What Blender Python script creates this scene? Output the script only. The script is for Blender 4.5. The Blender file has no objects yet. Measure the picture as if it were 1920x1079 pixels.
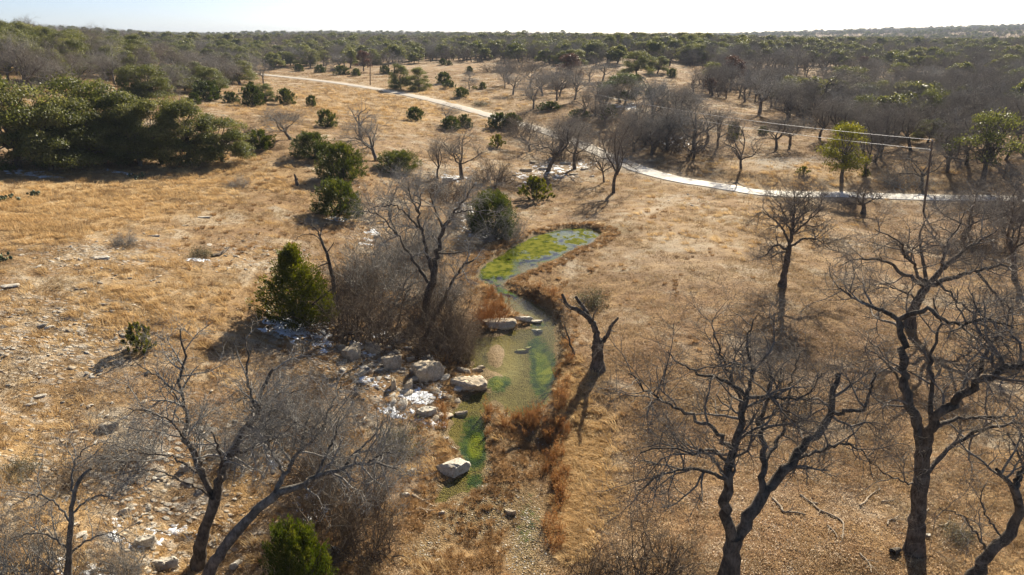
import bpy, math, random
import numpy as np

# ---------------------------------------------------------------- camera, sky, sun, exposure
scene = bpy.context.scene
COL = scene.collection
CAM_H, PITCH, FPX = 24.0, math.radians(20.2), 1280.0
cam_data = bpy.data.cameras.new('camera')
cam = bpy.data.objects.new('camera', cam_data)
COL.objects.link(cam)
cam.location = (0, 0, CAM_H)
cam.rotation_euler = (math.radians(90) - PITCH, 0, 0)
cam_data.sensor_width = 36.0
cam_data.lens = 36.0 * FPX / 1920.0
cam_data.clip_start, cam_data.clip_end = 0.5, 40000.0
scene.camera = cam

SUN_EL, SUN_AZ = math.radians(29.0), math.radians(21.5)      # azimuth measured clockwise from +Y
world = bpy.data.worlds.new('World')
scene.world = world
world.use_nodes = True
wn = world.node_tree
sky_node = wn.nodes.new('ShaderNodeTexSky')
sky_node.sky_type = 'NISHITA'
sky_node.sun_disc = False
sky_node.sun_elevation = SUN_EL
sky_node.sun_rotation = SUN_AZ
sky_node.altitude = 400
sky_node.air_density = 0.5
sky_node.dust_density = 1.2
sky_node.ozone_density = 2.0
wn.links.new(sky_node.outputs[0], wn.nodes['Background'].inputs[0])
wn.nodes['Background'].inputs[1].default_value = 0.064
sun_data = bpy.data.lights.new('sun', 'SUN')
sun_data.energy = 5.0
sun_data.angle = math.radians(0.5)
sun_data.color = (1.0, 0.90, 0.72)
sun = bpy.data.objects.new('sun', sun_data)
COL.objects.link(sun)
sun.rotation_euler = (math.pi / 2 - SUN_EL, 0, math.pi - SUN_AZ)
scene.view_settings.view_transform = 'Standard'
scene.view_settings.look = 'None'
scene.view_settings.exposure = 1.2
scene.view_settings.gamma = 1.0
scene.view_settings.use_curve_mapping = False
scene.cycles.max_bounces = 5
scene.cycles.diffuse_bounces = 2
scene.cycles.glossy_bounces = 2
scene.cycles.transparent_max_bounces = 6
scene.cycles.volume_bounces = 0
scene.cycles.transmission_bounces = 3

# ---------------------------------------------------------------- small helpers
def vhash(ix, iy, seed):
    v = np.sin(ix * 127.1 + iy * 311.7 + seed * 74.7) * 43758.5453
    return v - np.floor(v)

def vnoise(x, y, seed=0):
    ix, iy = np.floor(x), np.floor(y)
    fx, fy = x - ix, y - iy
    fx, fy = fx * fx * (3 - 2 * fx), fy * fy * (3 - 2 * fy)
    a, b = vhash(ix, iy, seed), vhash(ix + 1, iy, seed)
    c, d = vhash(ix, iy + 1, seed), vhash(ix + 1, iy + 1, seed)
    return (a + (b - a) * fx) * (1 - fy) + (c + (d - c) * fx) * fy

def fbm(x, y, oct=4, seed=0):
    s, amp, tot = 0.0, 1.0, 0.0
    for k in range(oct):
        s = s + amp * (vnoise(x * 2 ** k, y * 2 ** k, seed + k) - 0.5)
        tot += amp
        amp *= 0.5
    return s / tot * 2.0

def smooth(a, b, x):
    t = np.clip((x - a) / (b - a), 0, 1)
    return t * t * (3 - 2 * t)

CP, SP = math.cos(PITCH), math.sin(PITCH)
def ray(px, py):
    px, py = np.asarray(px, float), np.asarray(py, float)
    u = 539.5 - py
    return np.stack([px - 960.0, FPX * CP + u * SP, -FPX * SP + u * CP], -1)

def on_plane_y(px, py, Y):
    d = ray(px, py)
    t = np.asarray(Y, float) / d[..., 1]
    p = d * t[..., None]
    p[..., 2] += CAM_H
    return p

def project(P):
    x, y, z = P[..., 0], P[..., 1], P[..., 2] - CAM_H
    dep = np.maximum(y * CP - z * SP, 0.1)
    return 960.0 + FPX * x / dep, 539.5 - FPX * (y * SP + z * CP) / dep

# ---------------------------------------------------------------- terrain
CTRL = [  # picture x, picture y, distance ahead in metres
 (0,1079,22),(0,900,27),(0,700,36),(0,500,50),(0,320,85),(250,330,90),(460,300,105),
 (250,700,38),(250,900,29.5),(375,1065,25.3),(600,1079,24.6),(300,500,54),(500,450,67),(520,600,49.5),(620,640,48.5),
 (700,420,80),(650,330,100),(800,330,112),(560,250,130),(800,250,150),(350,190,170),(740,700,44.8),(720,560,59),
 (700,900,32.8),(830,690,47),(800,600,55),
 (870,1079,25.7),(880,880,35.6),(940,760,43),(970,600,57.6),(1030,460,80.5),(1120,435,86),(1200,400,97),(900,420,90),(950,380,103),
 (1300,1079,24.3),(1900,1079,24),(1300,800,39),(1100,800,39.5),(1100,690,46.5),(1100,560,62.5),(1300,540,63),(1800,600,56),(1600,460,79),(1900,460,78),
 (1350,390,100),(1350,352,117),(1600,365,111),(1880,375,107),(1200,315,130),(1100,275,152),(920,217,188),(700,166,250),
 (490,140,320),(270,112,375),(1400,310,128),(1400,270,150),(1700,310,126),(1900,300,121),(1500,210,200),(1850,210,190),
 (1200,200,185),(1060,230,175),(1100,150,280),(1250,140,300),(900,130,330),(1700,140,330),(1900,130,350),(1300,92,450),
 (1600,100,500),(1900,88,700),(480,122,380),(200,103,280),(900,80,700),
]
ctrl = [on_plane_y(np.array(a, float), np.array(b, float), np.array(c, float)) for a, b, c in CTRL]
ctrl += [np.array(p, float) for p in [
 (-110,165,15.5),(-210,290,22.5),(-330,420,26),(-560,800,27),(-350,900,21),(0,1200,19),(400,1200,14),(700,1200,13),(0,2600,19.5),(1700,2600,54),(1150,2600,33),(700,2600,22),
 (-1700,2600,27),(0,6500,22),(3000,6500,40),(-4500,6500,26),(0,12,-0.5),(-10,12,2.5),(10,12,1),(-28,26,5),(30,26,2.5)]]
ctrl = np.array(ctrl)

def feat(x, y):
    yy = np.maximum(y, 9.0)
    return np.clip(x / yy, -1.02, 1.02) * 1.3, np.log(yy / 24.0)

def tps_k(r2):
    return 0.5 * r2 * np.log(r2 + 1e-9)

cu, cv = feat(ctrl[:, 0], ctrl[:, 1])
n = len(cu)
Kmat = tps_k((cu[:, None] - cu) ** 2 + (cv[:, None] - cv) ** 2) + np.eye(n) * 0.0015
Pm = np.stack([np.ones(n), cu, cv], 1)
A = np.block([[Kmat, Pm], [Pm.T, np.zeros((3, 3))]])
coef = np.linalg.solve(A, np.concatenate([ctrl[:, 2], np.zeros(3)]))

def h_smooth(x, y):
    x, y = np.asarray(x, float), np.asarray(y, float)
    u, v = feat(x, y)
    out = coef[n] + coef[n + 1] * u + coef[n + 2] * v
    for k in range(n):
        out = out + coef[k] * tps_k((u - cu[k]) ** 2 + (v - cv[k]) ** 2)
    return out

# water of the creek: outline in world coordinates, from its outline in the picture
WPIX = [(1130,437),(1108,459),(1080,467),(1046,485),(1010,501),(977,515),(955,525),(943,533),(958,548),(982,557),(1008,573),(1035,590),(1044,615),
 (1045,650),(1042,690),(1038,730),(1028,757),(1000,776),(962,786),(945,768),(922,757),(909,770),(908,830),(914,870),(905,900),(880,925),(835,945),
 (815,940),(835,908),(862,892),(876,868),(855,842),(836,812),(843,778),(868,748),(902,735),(908,708),(880,692),(868,662),(878,640),(905,628),
 (940,624),(985,616),(1000,600),(975,588),(950,572),(935,555),(922,540),(893,524),(903,505),(920,490),(940,477),(960,463),(1001,444),(1030,436),(1070,429),(1105,429)]
def w_level(y):
    return -0.42 + 0.5 * smooth(46.0, 68.0, y)
def on_water(px, py):
    d = ray(px, py)
    z = np.full(d.shape[:-1], 0.0)
    for _ in range(30):
        t = (z - CAM_H) / d[..., 2]
        z = w_level(d[..., 1] * t)
    p = d * t[..., None]
    p[..., 2] += CAM_H
    return p
wp = np.array(WPIX, float)
WPOLY = on_water(wp[:, 0], wp[:, 1])[:, :2]

def sd_poly(x, y, poly):
    shp = np.shape(x)
    x, y = np.ravel(x), np.ravel(y)
    d2 = np.full(x.shape, 1e18)
    inside = np.zeros(x.shape, bool)
    m = len(poly)
    for i in range(m):
        ax, ay = poly[i]
        bx, by = poly[(i + 1) % m]
        ex, ey = bx - ax, by - ay
        t = np.clip(((x - ax) * ex + (y - ay) * ey) / (ex * ex + ey * ey + 1e-12), 0, 1)
        d2 = np.minimum(d2, (x - ax - t * ex) ** 2 + (y - ay - t * ey) ** 2)
        cr = ((ay > y) != (by > y)) & (x < (bx - ax) * (y - ay) / (by - ay + 1e-12) + ax)
        inside ^= cr
    return (np.sqrt(d2) * np.where(inside, -1, 1)).reshape(shp)

def sd_water(x, y):
    x, y = np.asarray(x, float), np.asarray(y, float)
    out = np.full(np.shape(x), 50.0)
    m = (x > -16) & (x < 22) & (y > 22) & (y < 100)
    if np.any(m):
        out = np.array(out)
        out[m] = sd_poly(x[m], y[m], WPOLY)
    return out

# road: centre line in the picture
RPIX = [(2050,388),(1920,379),(1800,373),(1700,369),(1600,366),(1500,363),(1420,360),(1350,352),(1290,341),(1230,326),(1180,309),(1130,289),(1085,270),
 (1030,248),(980,233),(920,217),(850,198),(780,181),(700,166),(620,154),(550,146),(490,140),(430,132),(380,124)]

def march(px, py, hf, lo=15.0, hi=3000.0):
    d = ray(px, py)
    s = np.geomspace(lo, hi, 520)
    t = s / d[1]
    P = d[None, :] * t[:, None]
    g = hf(P[:, 0], P[:, 1])
    f = P[:, 2] + CAM_H - g
    k = np.nonzero(f <= 0)[0]
    if len(k) == 0:
        return None
    k = max(k[0], 1)
    w = f[k - 1] / (f[k - 1] - f[k] + 1e-12)
    tt = t[k - 1] + (t[k] - t[k - 1]) * w
    p = d * tt
    p[2] += CAM_H
    return p

road_pts = np.array([march(a, b, h_smooth) for a, b in RPIX])
def resample(P, step):
    P = np.asarray(P, float)
    # Catmull-Rom through the points, then even steps
    Q = np.vstack([2 * P[0] - P[1], P, 2 * P[-1] - P[-2]])
    out = []
    for i in range(1, len(Q) - 2):
        t = np.linspace(0, 1, 12, endpoint=False)[:, None]
        p0, p1, p2, p3 = Q[i - 1], Q[i], Q[i + 1], Q[i + 2]
        out.append(0.5 * (2 * p1 + (p2 - p0) * t + (2 * p0 - 5 * p1 + 4 * p2 - p3) * t ** 2 + (3 * p1 - p0 - 3 * p2 + p3) * t ** 3))
    D = np.vstack(out + [P[-1:]])
    L = np.concatenate([[0], np.cumsum(np.linalg.norm(np.diff(D, axis=0), axis=1))])
    m = max(2, int(L[-1] / step) + 1)
    q = np.linspace(0, L[-1], m)
    return np.stack([np.interp(q, L, D[:, k]) for k in range(P.shape[1])], 1)
ROAD = resample(road_pts, 2.5)
ROAD[:, 2] = np.convolve(np.pad(ROAD[:, 2], 6, mode='edge'), np.ones(13) / 13, 'valid')
def road_dist(x, y):
    """distance to the road's centre line and the road's height there"""
    x, y = np.asarray(x, float), np.asarray(y, float)
    dist = np.full(np.shape(x), 99.0)
    z = np.zeros(np.shape(x))
    m = (y > 85) & (y < 420) & (x > -190) & (x < 110)
    if np.any(m):
        xm, ym = x[m], y[m]
        bd = np.full(xm.shape, 1e9)
        bz = np.zeros(xm.shape)
        for i in range(len(ROAD) - 1):
            a, b = ROAD[i], ROAD[i + 1]
            e = b - a
            t = np.clip(((xm - a[0]) * e[0] + (ym - a[1]) * e[1]) / (e[0] ** 2 + e[1] ** 2), 0, 1)
            dd = np.hypot(xm - a[0] - t * e[0], ym - a[1] - t * e[1])
            c = dd < bd
            bd = np.where(c, dd, bd)
            bz = np.where(c, a[2] + t * e[2], bz)
        dist = np.array(dist); z = np.array(z)
        dist[m] = bd; z[m] = bz
    return dist, z

def height(x, y, fine=True):
    x, y = np.asarray(x, float), np.asarray(y, float)
    h = h_smooth(x, y)
    # soft mounds, then hummocks of grass and small ledges near by
    h = h + fbm(x / 17.0, y / 17.0, 3, 3) * 0.55 * smooth(30, 120, y)
    far = smooth(150, 600, y)
    h = h + fbm(x / 90.0, y / 90.0, 3, 11) * 3.5 * far + fbm(x / 420.0, y / 420.0, 2, 15) * 11.0 * smooth(450, 1100, y)
    if fine:
        h = h + fbm(x / 2.6, y / 2.6, 3, 21) * 0.16 * (1 - 0.5 * smooth(60, 200, y)) + fbm(x / 0.7, y / 0.7, 2, 31) * 0.05 * (1 - smooth(40, 90, y))
    rd, rz = road_dist(x, y)
    k = 1 - smooth(3.6, 9.5, rd)
    h = h * (1 - k) + (rz - 0.07) * k
    sd = sd_water(x, y)
    wl = w_level(y)
    wob = fbm(x / 1.1, y / 1.1, 3, 41) * 0.35
    s2 = sd + wob
    bank = np.where(s2 > 0, wl + 0.16 * s2 + 0.02, wl - 0.30 * smooth(0, 1.6, -s2))
    bank = bank + fbm(x / 0.8, y / 0.8, 2, 51) * 0.05
    bank = bank + (0.18 + 0.62 * smooth(0.0, 3.0, x) * (y < 66)) * smooth(0.35, 0.95, sd + 0.5 * wob)
    # gravel bars that almost break the surface
    for cx, cy, rx, ry, hh in BARS:
        g = np.exp(-((x - cx) / rx) ** 2 - ((y - cy) / ry) ** 2)
        bank = bank + g * hh
    k = 1 - smooth(0.3, 4.0, sd)
    return h * (1 - k) + bank * k
bar_a = on_water(np.array([930., 1005., 935.]), np.array([665., 492., 720.]))
BARS = [(bar_a[0, 0], bar_a[0, 1], 1.2, 3.3, 0.42), (bar_a[1, 0], bar_a[1, 1], 1.0, 1.0, 0.22), (bar_a[2, 0], bar_a[2, 1], 0.9, 1.8, 0.36)]

def at(px, py):
    p = march(px, py, height)
    return p
# ---------------------------------------------------------------- materials
MAT = {}
def new_mat(name):
    m = bpy.data.materials.new(name)
    m.use_nodes = True
    MAT[name] = m
    nt = m.node_tree
    b = nt.nodes['Principled BSDF']
    b.inputs['Specular IOR Level'].default_value = 0.2
    return m, nt, b

class NB:
    """tiny node builder"""
    def __init__(s, nt): s.nt = nt
    def node(s, t, **kw):
        nd = s.nt.nodes.new(t)
        for k, v in kw.items(): setattr(nd, k, v)
        return nd
    def put(s, sock, v):
        if isinstance(v, bpy.types.NodeSocket): s.nt.links.new(v, sock)
        elif v is not None:
            if hasattr(sock, 'default_value') and isinstance(v, tuple) and len(v) == 3 and sock.type == 'RGBA': v = (*v, 1)
            sock.default_value = v
    def noise(s, scale, detail=3, rough=0.55, vec=None, dist=0.0):
        nd = s.node('ShaderNodeTexNoise')
        s.put(nd.inputs['Scale'], scale); s.put(nd.inputs['Detail'], detail); s.put(nd.inputs['Roughness'], rough); s.put(nd.inputs['Distortion'], dist)
        if vec is not None: s.put(nd.inputs['Vector'], vec)
        return nd.outputs['Fac']
    def voro(s, scale, vec=None, feature='F1', out='Distance'):
        nd = s.node('ShaderNodeTexVoronoi', feature=feature)
        s.put(nd.inputs['Scale'], scale)
        if vec is not None: s.put(nd.inputs['Vector'], vec)
        return nd.outputs[out]
    def math(s, op, a, b=None, c=None, clamp=False):
        nd = s.node('ShaderNodeMath', operation=op, use_clamp=clamp)
        s.put(nd.inputs[0], a); s.put(nd.inputs[1], b)
        if c is not None: s.put(nd.inputs[2], c)
        return nd.outputs[0]
    def step(s, x, lo, hi):
        nd = s.node('ShaderNodeMapRange', interpolation_type='SMOOTHSTEP')
        s.put(nd.inputs['Value'], x); s.put(nd.inputs['From Min'], lo); s.put(nd.inputs['From Max'], hi)
        return nd.outputs[0]
    def mix(s, f, a, b, blend='MIX'):
        nd = s.node('ShaderNodeMix', data_type='RGBA', blend_type=blend)
        s.put(nd.inputs[0], f); s.put(nd.inputs[6], a); s.put(nd.inputs[7], b)
        return nd.outputs[2]
    def attr(s, name, out='Color'):
        nd = s.node('ShaderNodeAttribute', attribute_name=name)
        return nd.outputs[out]
    def rgb(s, col):
        nd = s.node('ShaderNodeSeparateColor')
        s.put(nd.inputs[0], col)
        return nd.outputs[0], nd.outputs[1], nd.outputs[2]
    def pos(s):
        return s.node('ShaderNodeNewGeometry').outputs['Position']
    def bump(s, h, strength, dist, base=None):
        nd = s.node('ShaderNodeBump')
        s.put(nd.inputs['Strength'], strength); s.put(nd.inputs['Distance'], dist); s.put(nd.inputs['Height'], h)
        if base is not None: s.put(nd.inputs['Normal'], base)
        return nd.outputs[0]
    def rand(s):
        return s.node('ShaderNodeObjectInfo').outputs['Random']
    def scalevec(s, v, sx, sy, sz):
        nd = s.node('ShaderNodeVectorMath', operation='MULTIPLY')
        s.put(nd.inputs[0], v); nd.inputs[1].default_value = (sx, sy, sz)
        return nd.outputs[0]

def ground_material():
    m, nt, b = new_mat('ground')
    N = NB(nt)
    P = N.pos()
    rocky, golden, bed = N.rgb(N.attr('mask_a'))
    algae, litter, bare = N.rgb(N.attr('mask_b'))
    n1 = N.noise(0.05, 3, vec=P); n2 = N.noise(0.45, 4, 0.6, vec=P); n3 = N.noise(3.0, 4, 0.65, vec=P); n4 = N.noise(14.0, 3, 0.7, vec=P)
    c = N.mix(N.step(n2, 0.35, 0.68), (0.22, 0.125, 0.055), (0.42, 0.27, 0.122))
    nb = N.noise(0.16, 4, 0.62, vec=P, dist=0.6)
    c = N.mix(N.math('MULTIPLY', N.step(n1, 0.4, 0.7), 0.5), c, (0.36, 0.25, 0.135))
    c = N.mix(N.math('MULTIPLY', N.step(nb, 0.50, 0.66), 0.85), c, (0.475, 0.395, 0.285))
    c = N.mix(N.math('MULTIPLY', N.step(nb, 0.46, 0.32), 0.55), c, (0.19, 0.105, 0.048))
    # grey brown ground showing between tufts
    c = N.mix(N.math('MULTIPLY', N.step(n3, 0.48, 0.68), 0.7), c, (0.115, 0.066, 0.032))
    c = N.mix(N.math('MULTIPLY', golden, N.step(n3, 0.25, 0.6)), c, (0.50, 0.34, 0.16))
    c = N.mix(N.math('MULTIPLY', litter, N.step(n4, 0.36, 0.62)), c, (0.185, 0.10, 0.045))
    c = N.mix(N.math('MULTIPLY', bare, 0.85), c, N.mix(n3, (0.34, 0.26, 0.17), (0.56, 0.46, 0.33)))
    n5 = N.noise(9.0, 3, 0.75, vec=P)
    c = N.mix(N.math('MULTIPLY', N.step(n5, 0.52, 0.66), 0.7), c, (0.075, 0.046, 0.024))
    # limestone chips and thin ledges breaking through
    v1 = N.voro(2.3, N.scalevec(P, 1, 1.5, 1)); v2 = N.voro(0.75, N.scalevec(P, 1, 1.8, 1))
    k1 = N.step(N.math('ADD', v1, N.math('MULTIPLY', n2, 0.9)), 0.92, 0.62)
    k2 = N.step(N.math('ADD', v2, N.math('MULTIPLY', n3, 1.0)), 0.95, 0.66)
    chips = N.math('MULTIPLY', N.math('MAXIMUM', k1, N.math('MULTIPLY', k2, 0.7)), rocky, clamp=True)
    c = N.mix(chips, c, N.mix(n4, (0.30, 0.265, 0.215), (0.60, 0.555, 0.48)))
    # creek bed: pebbles on mud, algae on the pebbles
    vb = N.voro(11.0, P); vc = N.voro(11.0, P, out='Color')
    peb = N.mix(N.rgb(vc)[0], (0.17, 0.12, 0.055), (0.33, 0.245, 0.13))
    peb = N.mix(N.step(vb, 0.40, 0.7), peb, (0.10, 0.07, 0.034))
    peb = N.mix(N.step(n3, 0.42, 0.66), peb, (0.26, 0.185, 0.09))
    c = N.mix(bed, c, peb)
    na = N.noise(1.3, 4, 0.6, vec=P, dist=0.4)
    alg = N.mix(N.step(na, 0.40, 0.6), (0.022, 0.052, 0.018), (0.095, 0.125, 0.024))
    alg = N.mix(N.step(algae, 0.7, 0.95), alg, N.mix(N.step(na, 0.38, 0.62), (0.11, 0.15, 0.008), (0.25, 0.25, 0.025)))
    c = N.mix(N.step(N.math('ADD', algae, N.math('MULTIPLY', N.math('SUBTRACT', n3, 0.5), 0.9)), 0.30, 0.58), c, alg)
    nt.links.new(c, b.inputs['Base Color'])
    b.inputs['Roughness'].default_value = 0.95
    hh = N.math('ADD', n3, N.math('MULTIPLY', n4, 0.5))
    hh = N.math('ADD', hh, N.math('MULTIPLY', chips, 0.6))
    hh = N.math('SUBTRACT', hh, N.math('MULTIPLY', N.math('MULTIPLY', vb, bed), 0.8))
    nt.links.new(N.bump(hh, 0.9, 0.22), b.inputs['Normal'])
    return m

def bark_material(name, dark, pale, twig_pale=0.5):
    m, nt, b = new_mat(name)
    N = NB(nt); P = N.pos()
    n1 = N.noise(2.2, 4, 0.6, vec=P); n2 = N.noise(11.0, 4, 0.7, vec=N.scalevec(P, 1, 1, 0.35))
    r = N.rand()
    c = N.mix(N.step(N.math('ADD', N.math('MULTIPLY', n1, 0.6), N.math('MULTIPLY', n2, 0.5)), 0.42, 0.72), dark, pale)
    c = N.mix(N.math('MULTIPLY', r, 0.25), c, (0.10, 0.085, 0.07))
    nt.links.new(c, b.inputs['Base Color'])
    b.inputs['Roughness'].default_value = 0.9
    nt.links.new(N.bump(n2, 1.0, 0.09), b.inputs['Normal'])
    return m

def leaf_material(name, dark, mid, light, trans=0.3, rough=0.55):
    m, nt, b = new_mat(name)
    N = NB(nt)
    var = N.attr('var', 'Fac'); r = N.rand()
    f = N.math('ADD', N.math('MULTIPLY', var, 0.8), N.math('MULTIPLY', r, 0.3))
    c = N.mix(N.step(f, 0.0, 0.55), dark, mid)
    c = N.mix(N.step(f, 0.55, 1.05), c, light)
    nt.links.new(c, b.inputs['Base Color'])
    b.inputs['Roughness'].default_value = rough
    b.inputs['Specular IOR Level'].default_value = 0.35
    tr = N.node('ShaderNodeBsdfTranslucent')
    hs = N.node('ShaderNodeHueSaturation'); hs.inputs['Saturation'].default_value = 1.15; hs.inputs['Value'].default_value = 1.5
    nt.links.new(c, hs.inputs['Color']); nt.links.new(hs.outputs[0], tr.inputs['Color'])
    mx = N.node('ShaderNodeMixShader'); mx.inputs[0].default_value = trans
    nt.links.new(b.outputs[0], mx.inputs[1]); nt.links.new(tr.outputs[0], mx.inputs[2])
    nt.links.new(mx.outputs[0], nt.nodes['Material Output'].inputs[0])
    return m

def grass_material(name, a, bcol, c3, trans=0.4):
    m, nt, b = new_mat(name)
    N = NB(nt); P = N.pos()
    r = N.rand(); n1 = N.noise(0.16, 4, 0.62, vec=P, dist=0.6); n2 = N.noise(1.2, 2, 0.6, vec=P)
    f = N.math('ADD', N.math('MULTIPLY', r, 0.45), N.math('MULTIPLY', N.math('ADD', n1, n2), 0.42))
    c = N.mix(N.step(f, 0.3, 0.62), a, bcol)
    c = N.mix(N.step(f, 0.62, 0.9), c, c3)
    nt.links.new(c, b.inputs['Base Color'])
    b.inputs['Roughness'].default_value = 0.7
    tr = N.node('ShaderNodeBsdfTranslucent')
    nt.links.new(c, tr.inputs['Color'])
    mx = N.node('ShaderNodeMixShader'); mx.inputs[0].default_value = trans
    nt.links.new(b.outputs[0], mx.inputs[1]); nt.links.new(tr.outputs[0], mx.inputs[2])
    nt.links.new(mx.outputs[0], nt.nodes['Material Output'].inputs[0])
    return m

def rock_material(name, a, bcol, moss=0.0):
    m, nt, b = new_mat(name)
    N = NB(nt); P = N.pos()
    r = N.rand(); n1 = N.noise(1.4, 5, 0.65, vec=P); n2 = N.noise(9.0, 5, 0.75, vec=P); st = N.noise(3.0, 3, 0.6, vec=N.scalevec(P, 0.4, 0.4, 5.0))
    c = N.mix(N.step(N.math('ADD', N.math('MULTIPLY', n2, 0.7), N.math('MULTIPLY', n1, 0.5)), 0.42, 0.78), a, bcol)
    c = N.mix(N.math('MULTIPLY', N.step(n1, 0.5, 0.62), 0.55), c, (0.12, 0.10, 0.08))
    c = N.mix(N.math('MULTIPLY', N.step(N.noise(2.6, 3, vec=P), 0.54, 0.66), 0.5), c, (0.36, 0.25, 0.13))
    c = N.mix(N.math('MULTIPLY', r, 0.3), c, (0.34, 0.29, 0.22))
    nt.links.new(c, b.inputs['Base Color'])
    b.inputs['Roughness'].default_value = 0.9
    h = N.math('ADD', n2, N.math('MULTIPLY', st, 0.7))
    nt.links.new(N.bump(h, 0.7, 0.06), b.inputs['Normal'])
    return m

def plain_noise_material(name, a, bcol, scale=6.0, rough=0.85, bump=0.3, dist=0.03):
    m, nt, b = new_mat(name)
    N = NB(nt); P = N.pos()
    n1 = N.noise(scale, 4, 0.65, vec=P); n2 = N.noise(scale * 6, 3, 0.7, vec=P)
    c = N.mix(N.step(N.math('ADD', N.math('MULTIPLY', n1, 0.6), N.math('MULTIPLY', n2, 0.4)), 0.35, 0.65), a, bcol)
    nt.links.new(c, b.inputs['Base Color'])
    b.inputs['Roughness'].default_value = rough
    nt.links.new(N.bump(n2, bump, dist), b.inputs['Normal'])
    return m

def road_material():
    m, nt, b = new_mat('road_surface')
    N = NB(nt); P = N.pos()
    u, wear, old = N.rgb(N.attr('road_uv'))
    n1 = N.noise(0.35, 4, 0.6, vec=P); n2 = N.noise(12.0, 3, 0.8, vec=P)
    new = N.mix(n2, (0.70, 0.65, 0.56), (0.86, 0.80, 0.70))
    worn = N.mix(n2, (0.34, 0.30, 0.25), (0.52, 0.47, 0.40))
    c = N.mix(old, new, worn)
    c = N.mix(N.math('MULTIPLY', N.step(n1, 0.5, 0.7), 0.25), c, (0.22, 0.18, 0.14))
    track = N.math('ABSOLUTE', N.math('SUBTRACT', N.math('ABSOLUTE', N.math('SUBTRACT', u, 0.5)), 0.24))
    c = N.mix(N.math('MULTIPLY', N.step(track, 0.12, 0.03), 0.16), c, (0.30, 0.27, 0.235))
    edge = N.math('ADD', N.math('ABSOLUTE', N.math('SUBTRACT', u, 0.5)), N.math('MULTIPLY', N.math('SUBTRACT', N.noise(1.6, 3, vec=P), 0.5), 0.12))
    c = N.mix(N.step(edge, 0.44, 0.49), c, (0.33, 0.235, 0.13))
    nt.links.new(c, b.inputs['Base Color'])
    b.inputs['Roughness'].default_value = 0.8
    nt.links.new(N.bump(n2, 0.3, 0.02), b.inputs['Normal'])
    return m

def water_material():
    m, nt, b = new_mat('creek_water')
    N = NB(nt); P = N.pos()
    tr = N.node('ShaderNodeBsdfTransparent'); tr.inputs[0].default_value = (0.80, 0.85, 0.62, 1)
    gl = N.node('ShaderNodeBsdfGlossy'); gl.inputs['Roughness'].default_value = 0.03
    gl.inputs[0].default_value = (1, 1, 1, 1)
    rip = N.attr('ripple', 'Fac')
    h = N.math('ADD', N.math('MULTIPLY', N.noise(5.0, 3, 0.6, vec=P), N.math('ADD', N.math('MULTIPLY', rip, 1.0), 0.06)), 0.0)
    nrm = N.bump(h, 0.35, 0.10)
    nt.links.new(nrm, gl.inputs['Normal'])
    dt = N.node('ShaderNodeVectorMath', operation='DOT_PRODUCT')
    nt.links.new(N.node('ShaderNodeNewGeometry').outputs['Incoming'], dt.inputs[0]); nt.links.new(nrm, dt.inputs[1])
    cosv = N.math('ABSOLUTE', dt.outputs['Value'])
    fr = N.math('ADD', 0.012, N.math('MULTIPLY', 0.85, N.math('POWER', N.math('SUBTRACT', 1.0, cosv, clamp=True), 5.2)))
    mx = N.node('ShaderNodeMixShader')
    nt.links.new(fr, mx.inputs[0])
    nt.links.new(tr.outputs[0], mx.inputs[1]); nt.links.new(gl.outputs[0], mx.inputs[2])
    nt.links.new(mx.outputs[0], nt.nodes['Material Output'].inputs[0])
    nt.nodes.remove(b)
    return m

ground_material(); road_material(); water_material()
bark_material('bark_dark', (0.048, 0.037, 0.028), (0.22, 0.18, 0.14))
bark_material('bark_grey', (0.09, 0.08, 0.068), (0.30, 0.275, 0.24))
bark_material('twig_brown', (0.15, 0.125, 0.10), (0.36, 0.315, 0.265))
bark_material('twig_grey', (0.21, 0.195, 0.17), (0.48, 0.45, 0.405))
bark_material('brush_stem', (0.12, 0.085, 0.055), (0.30, 0.235, 0.17))
bark_material('dead_wood', (0.33, 0.26, 0.18), (0.55, 0.46, 0.35))
leaf_material('oak_leaf', (0.036, 0.045, 0.012), (0.105, 0.112, 0.032), (0.23, 0.22, 0.078), 0.40)
leaf_material('oak_leaf_dark', (0.026, 0.042, 0.012), (0.070, 0.092, 0.026), (0.155, 0.17, 0.055), 0.4)
leaf_material('oak_leaf_yellow', (0.05, 0.055, 0.012), (0.13, 0.13, 0.022), (0.26, 0.23, 0.03), 0.4)
leaf_material('oak_leaf_red', (0.055, 0.030, 0.022), (0.105, 0.055, 0.038), (0.17, 0.095, 0.06), 0.25)
leaf_material('juniper_leaf', (0.019, 0.032, 0.006), (0.050, 0.066, 0.010), (0.125, 0.125, 0.024), 0.34)
leaf_material('juniper_leaf_yellow', (0.030, 0.040, 0.007), (0.098, 0.105, 0.013), (0.215, 0.19, 0.026), 0.40)
leaf_material('olive_leaf', (0.05, 0.05, 0.025), (0.11, 0.105, 0.05), (0.19, 0.17, 0.09), 0.3)
leaf_material('cactus_pad', (0.05, 0.075, 0.03), (0.09, 0.115, 0.05), (0.14, 0.16, 0.08), 0.0)
grass_material('grass_gold', (0.33, 0.20, 0.08), (0.57, 0.385, 0.175), (0.72, 0.53, 0.28), 0.45)
grass_material('grass_short', (0.15, 0.092, 0.046), (0.37, 0.25, 0.128), (0.57, 0.455, 0.29), 0.38)
grass_material('grass_tussock', (0.16, 0.088, 0.038), (0.35, 0.205, 0.085), (0.52, 0.33, 0.15), 0.35)
grass_material('reed_rust', (0.22, 0.10, 0.032), (0.42, 0.205, 0.068), (0.56, 0.33, 0.13), 0.35)
grass_material('dry_leaf', (0.20, 0.105, 0.045), (0.42, 0.265, 0.13), (0.76, 0.62, 0.45), 0.2)
rock_material('limestone', (0.42, 0.385, 0.32), (0.76, 0.71, 0.62))
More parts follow.
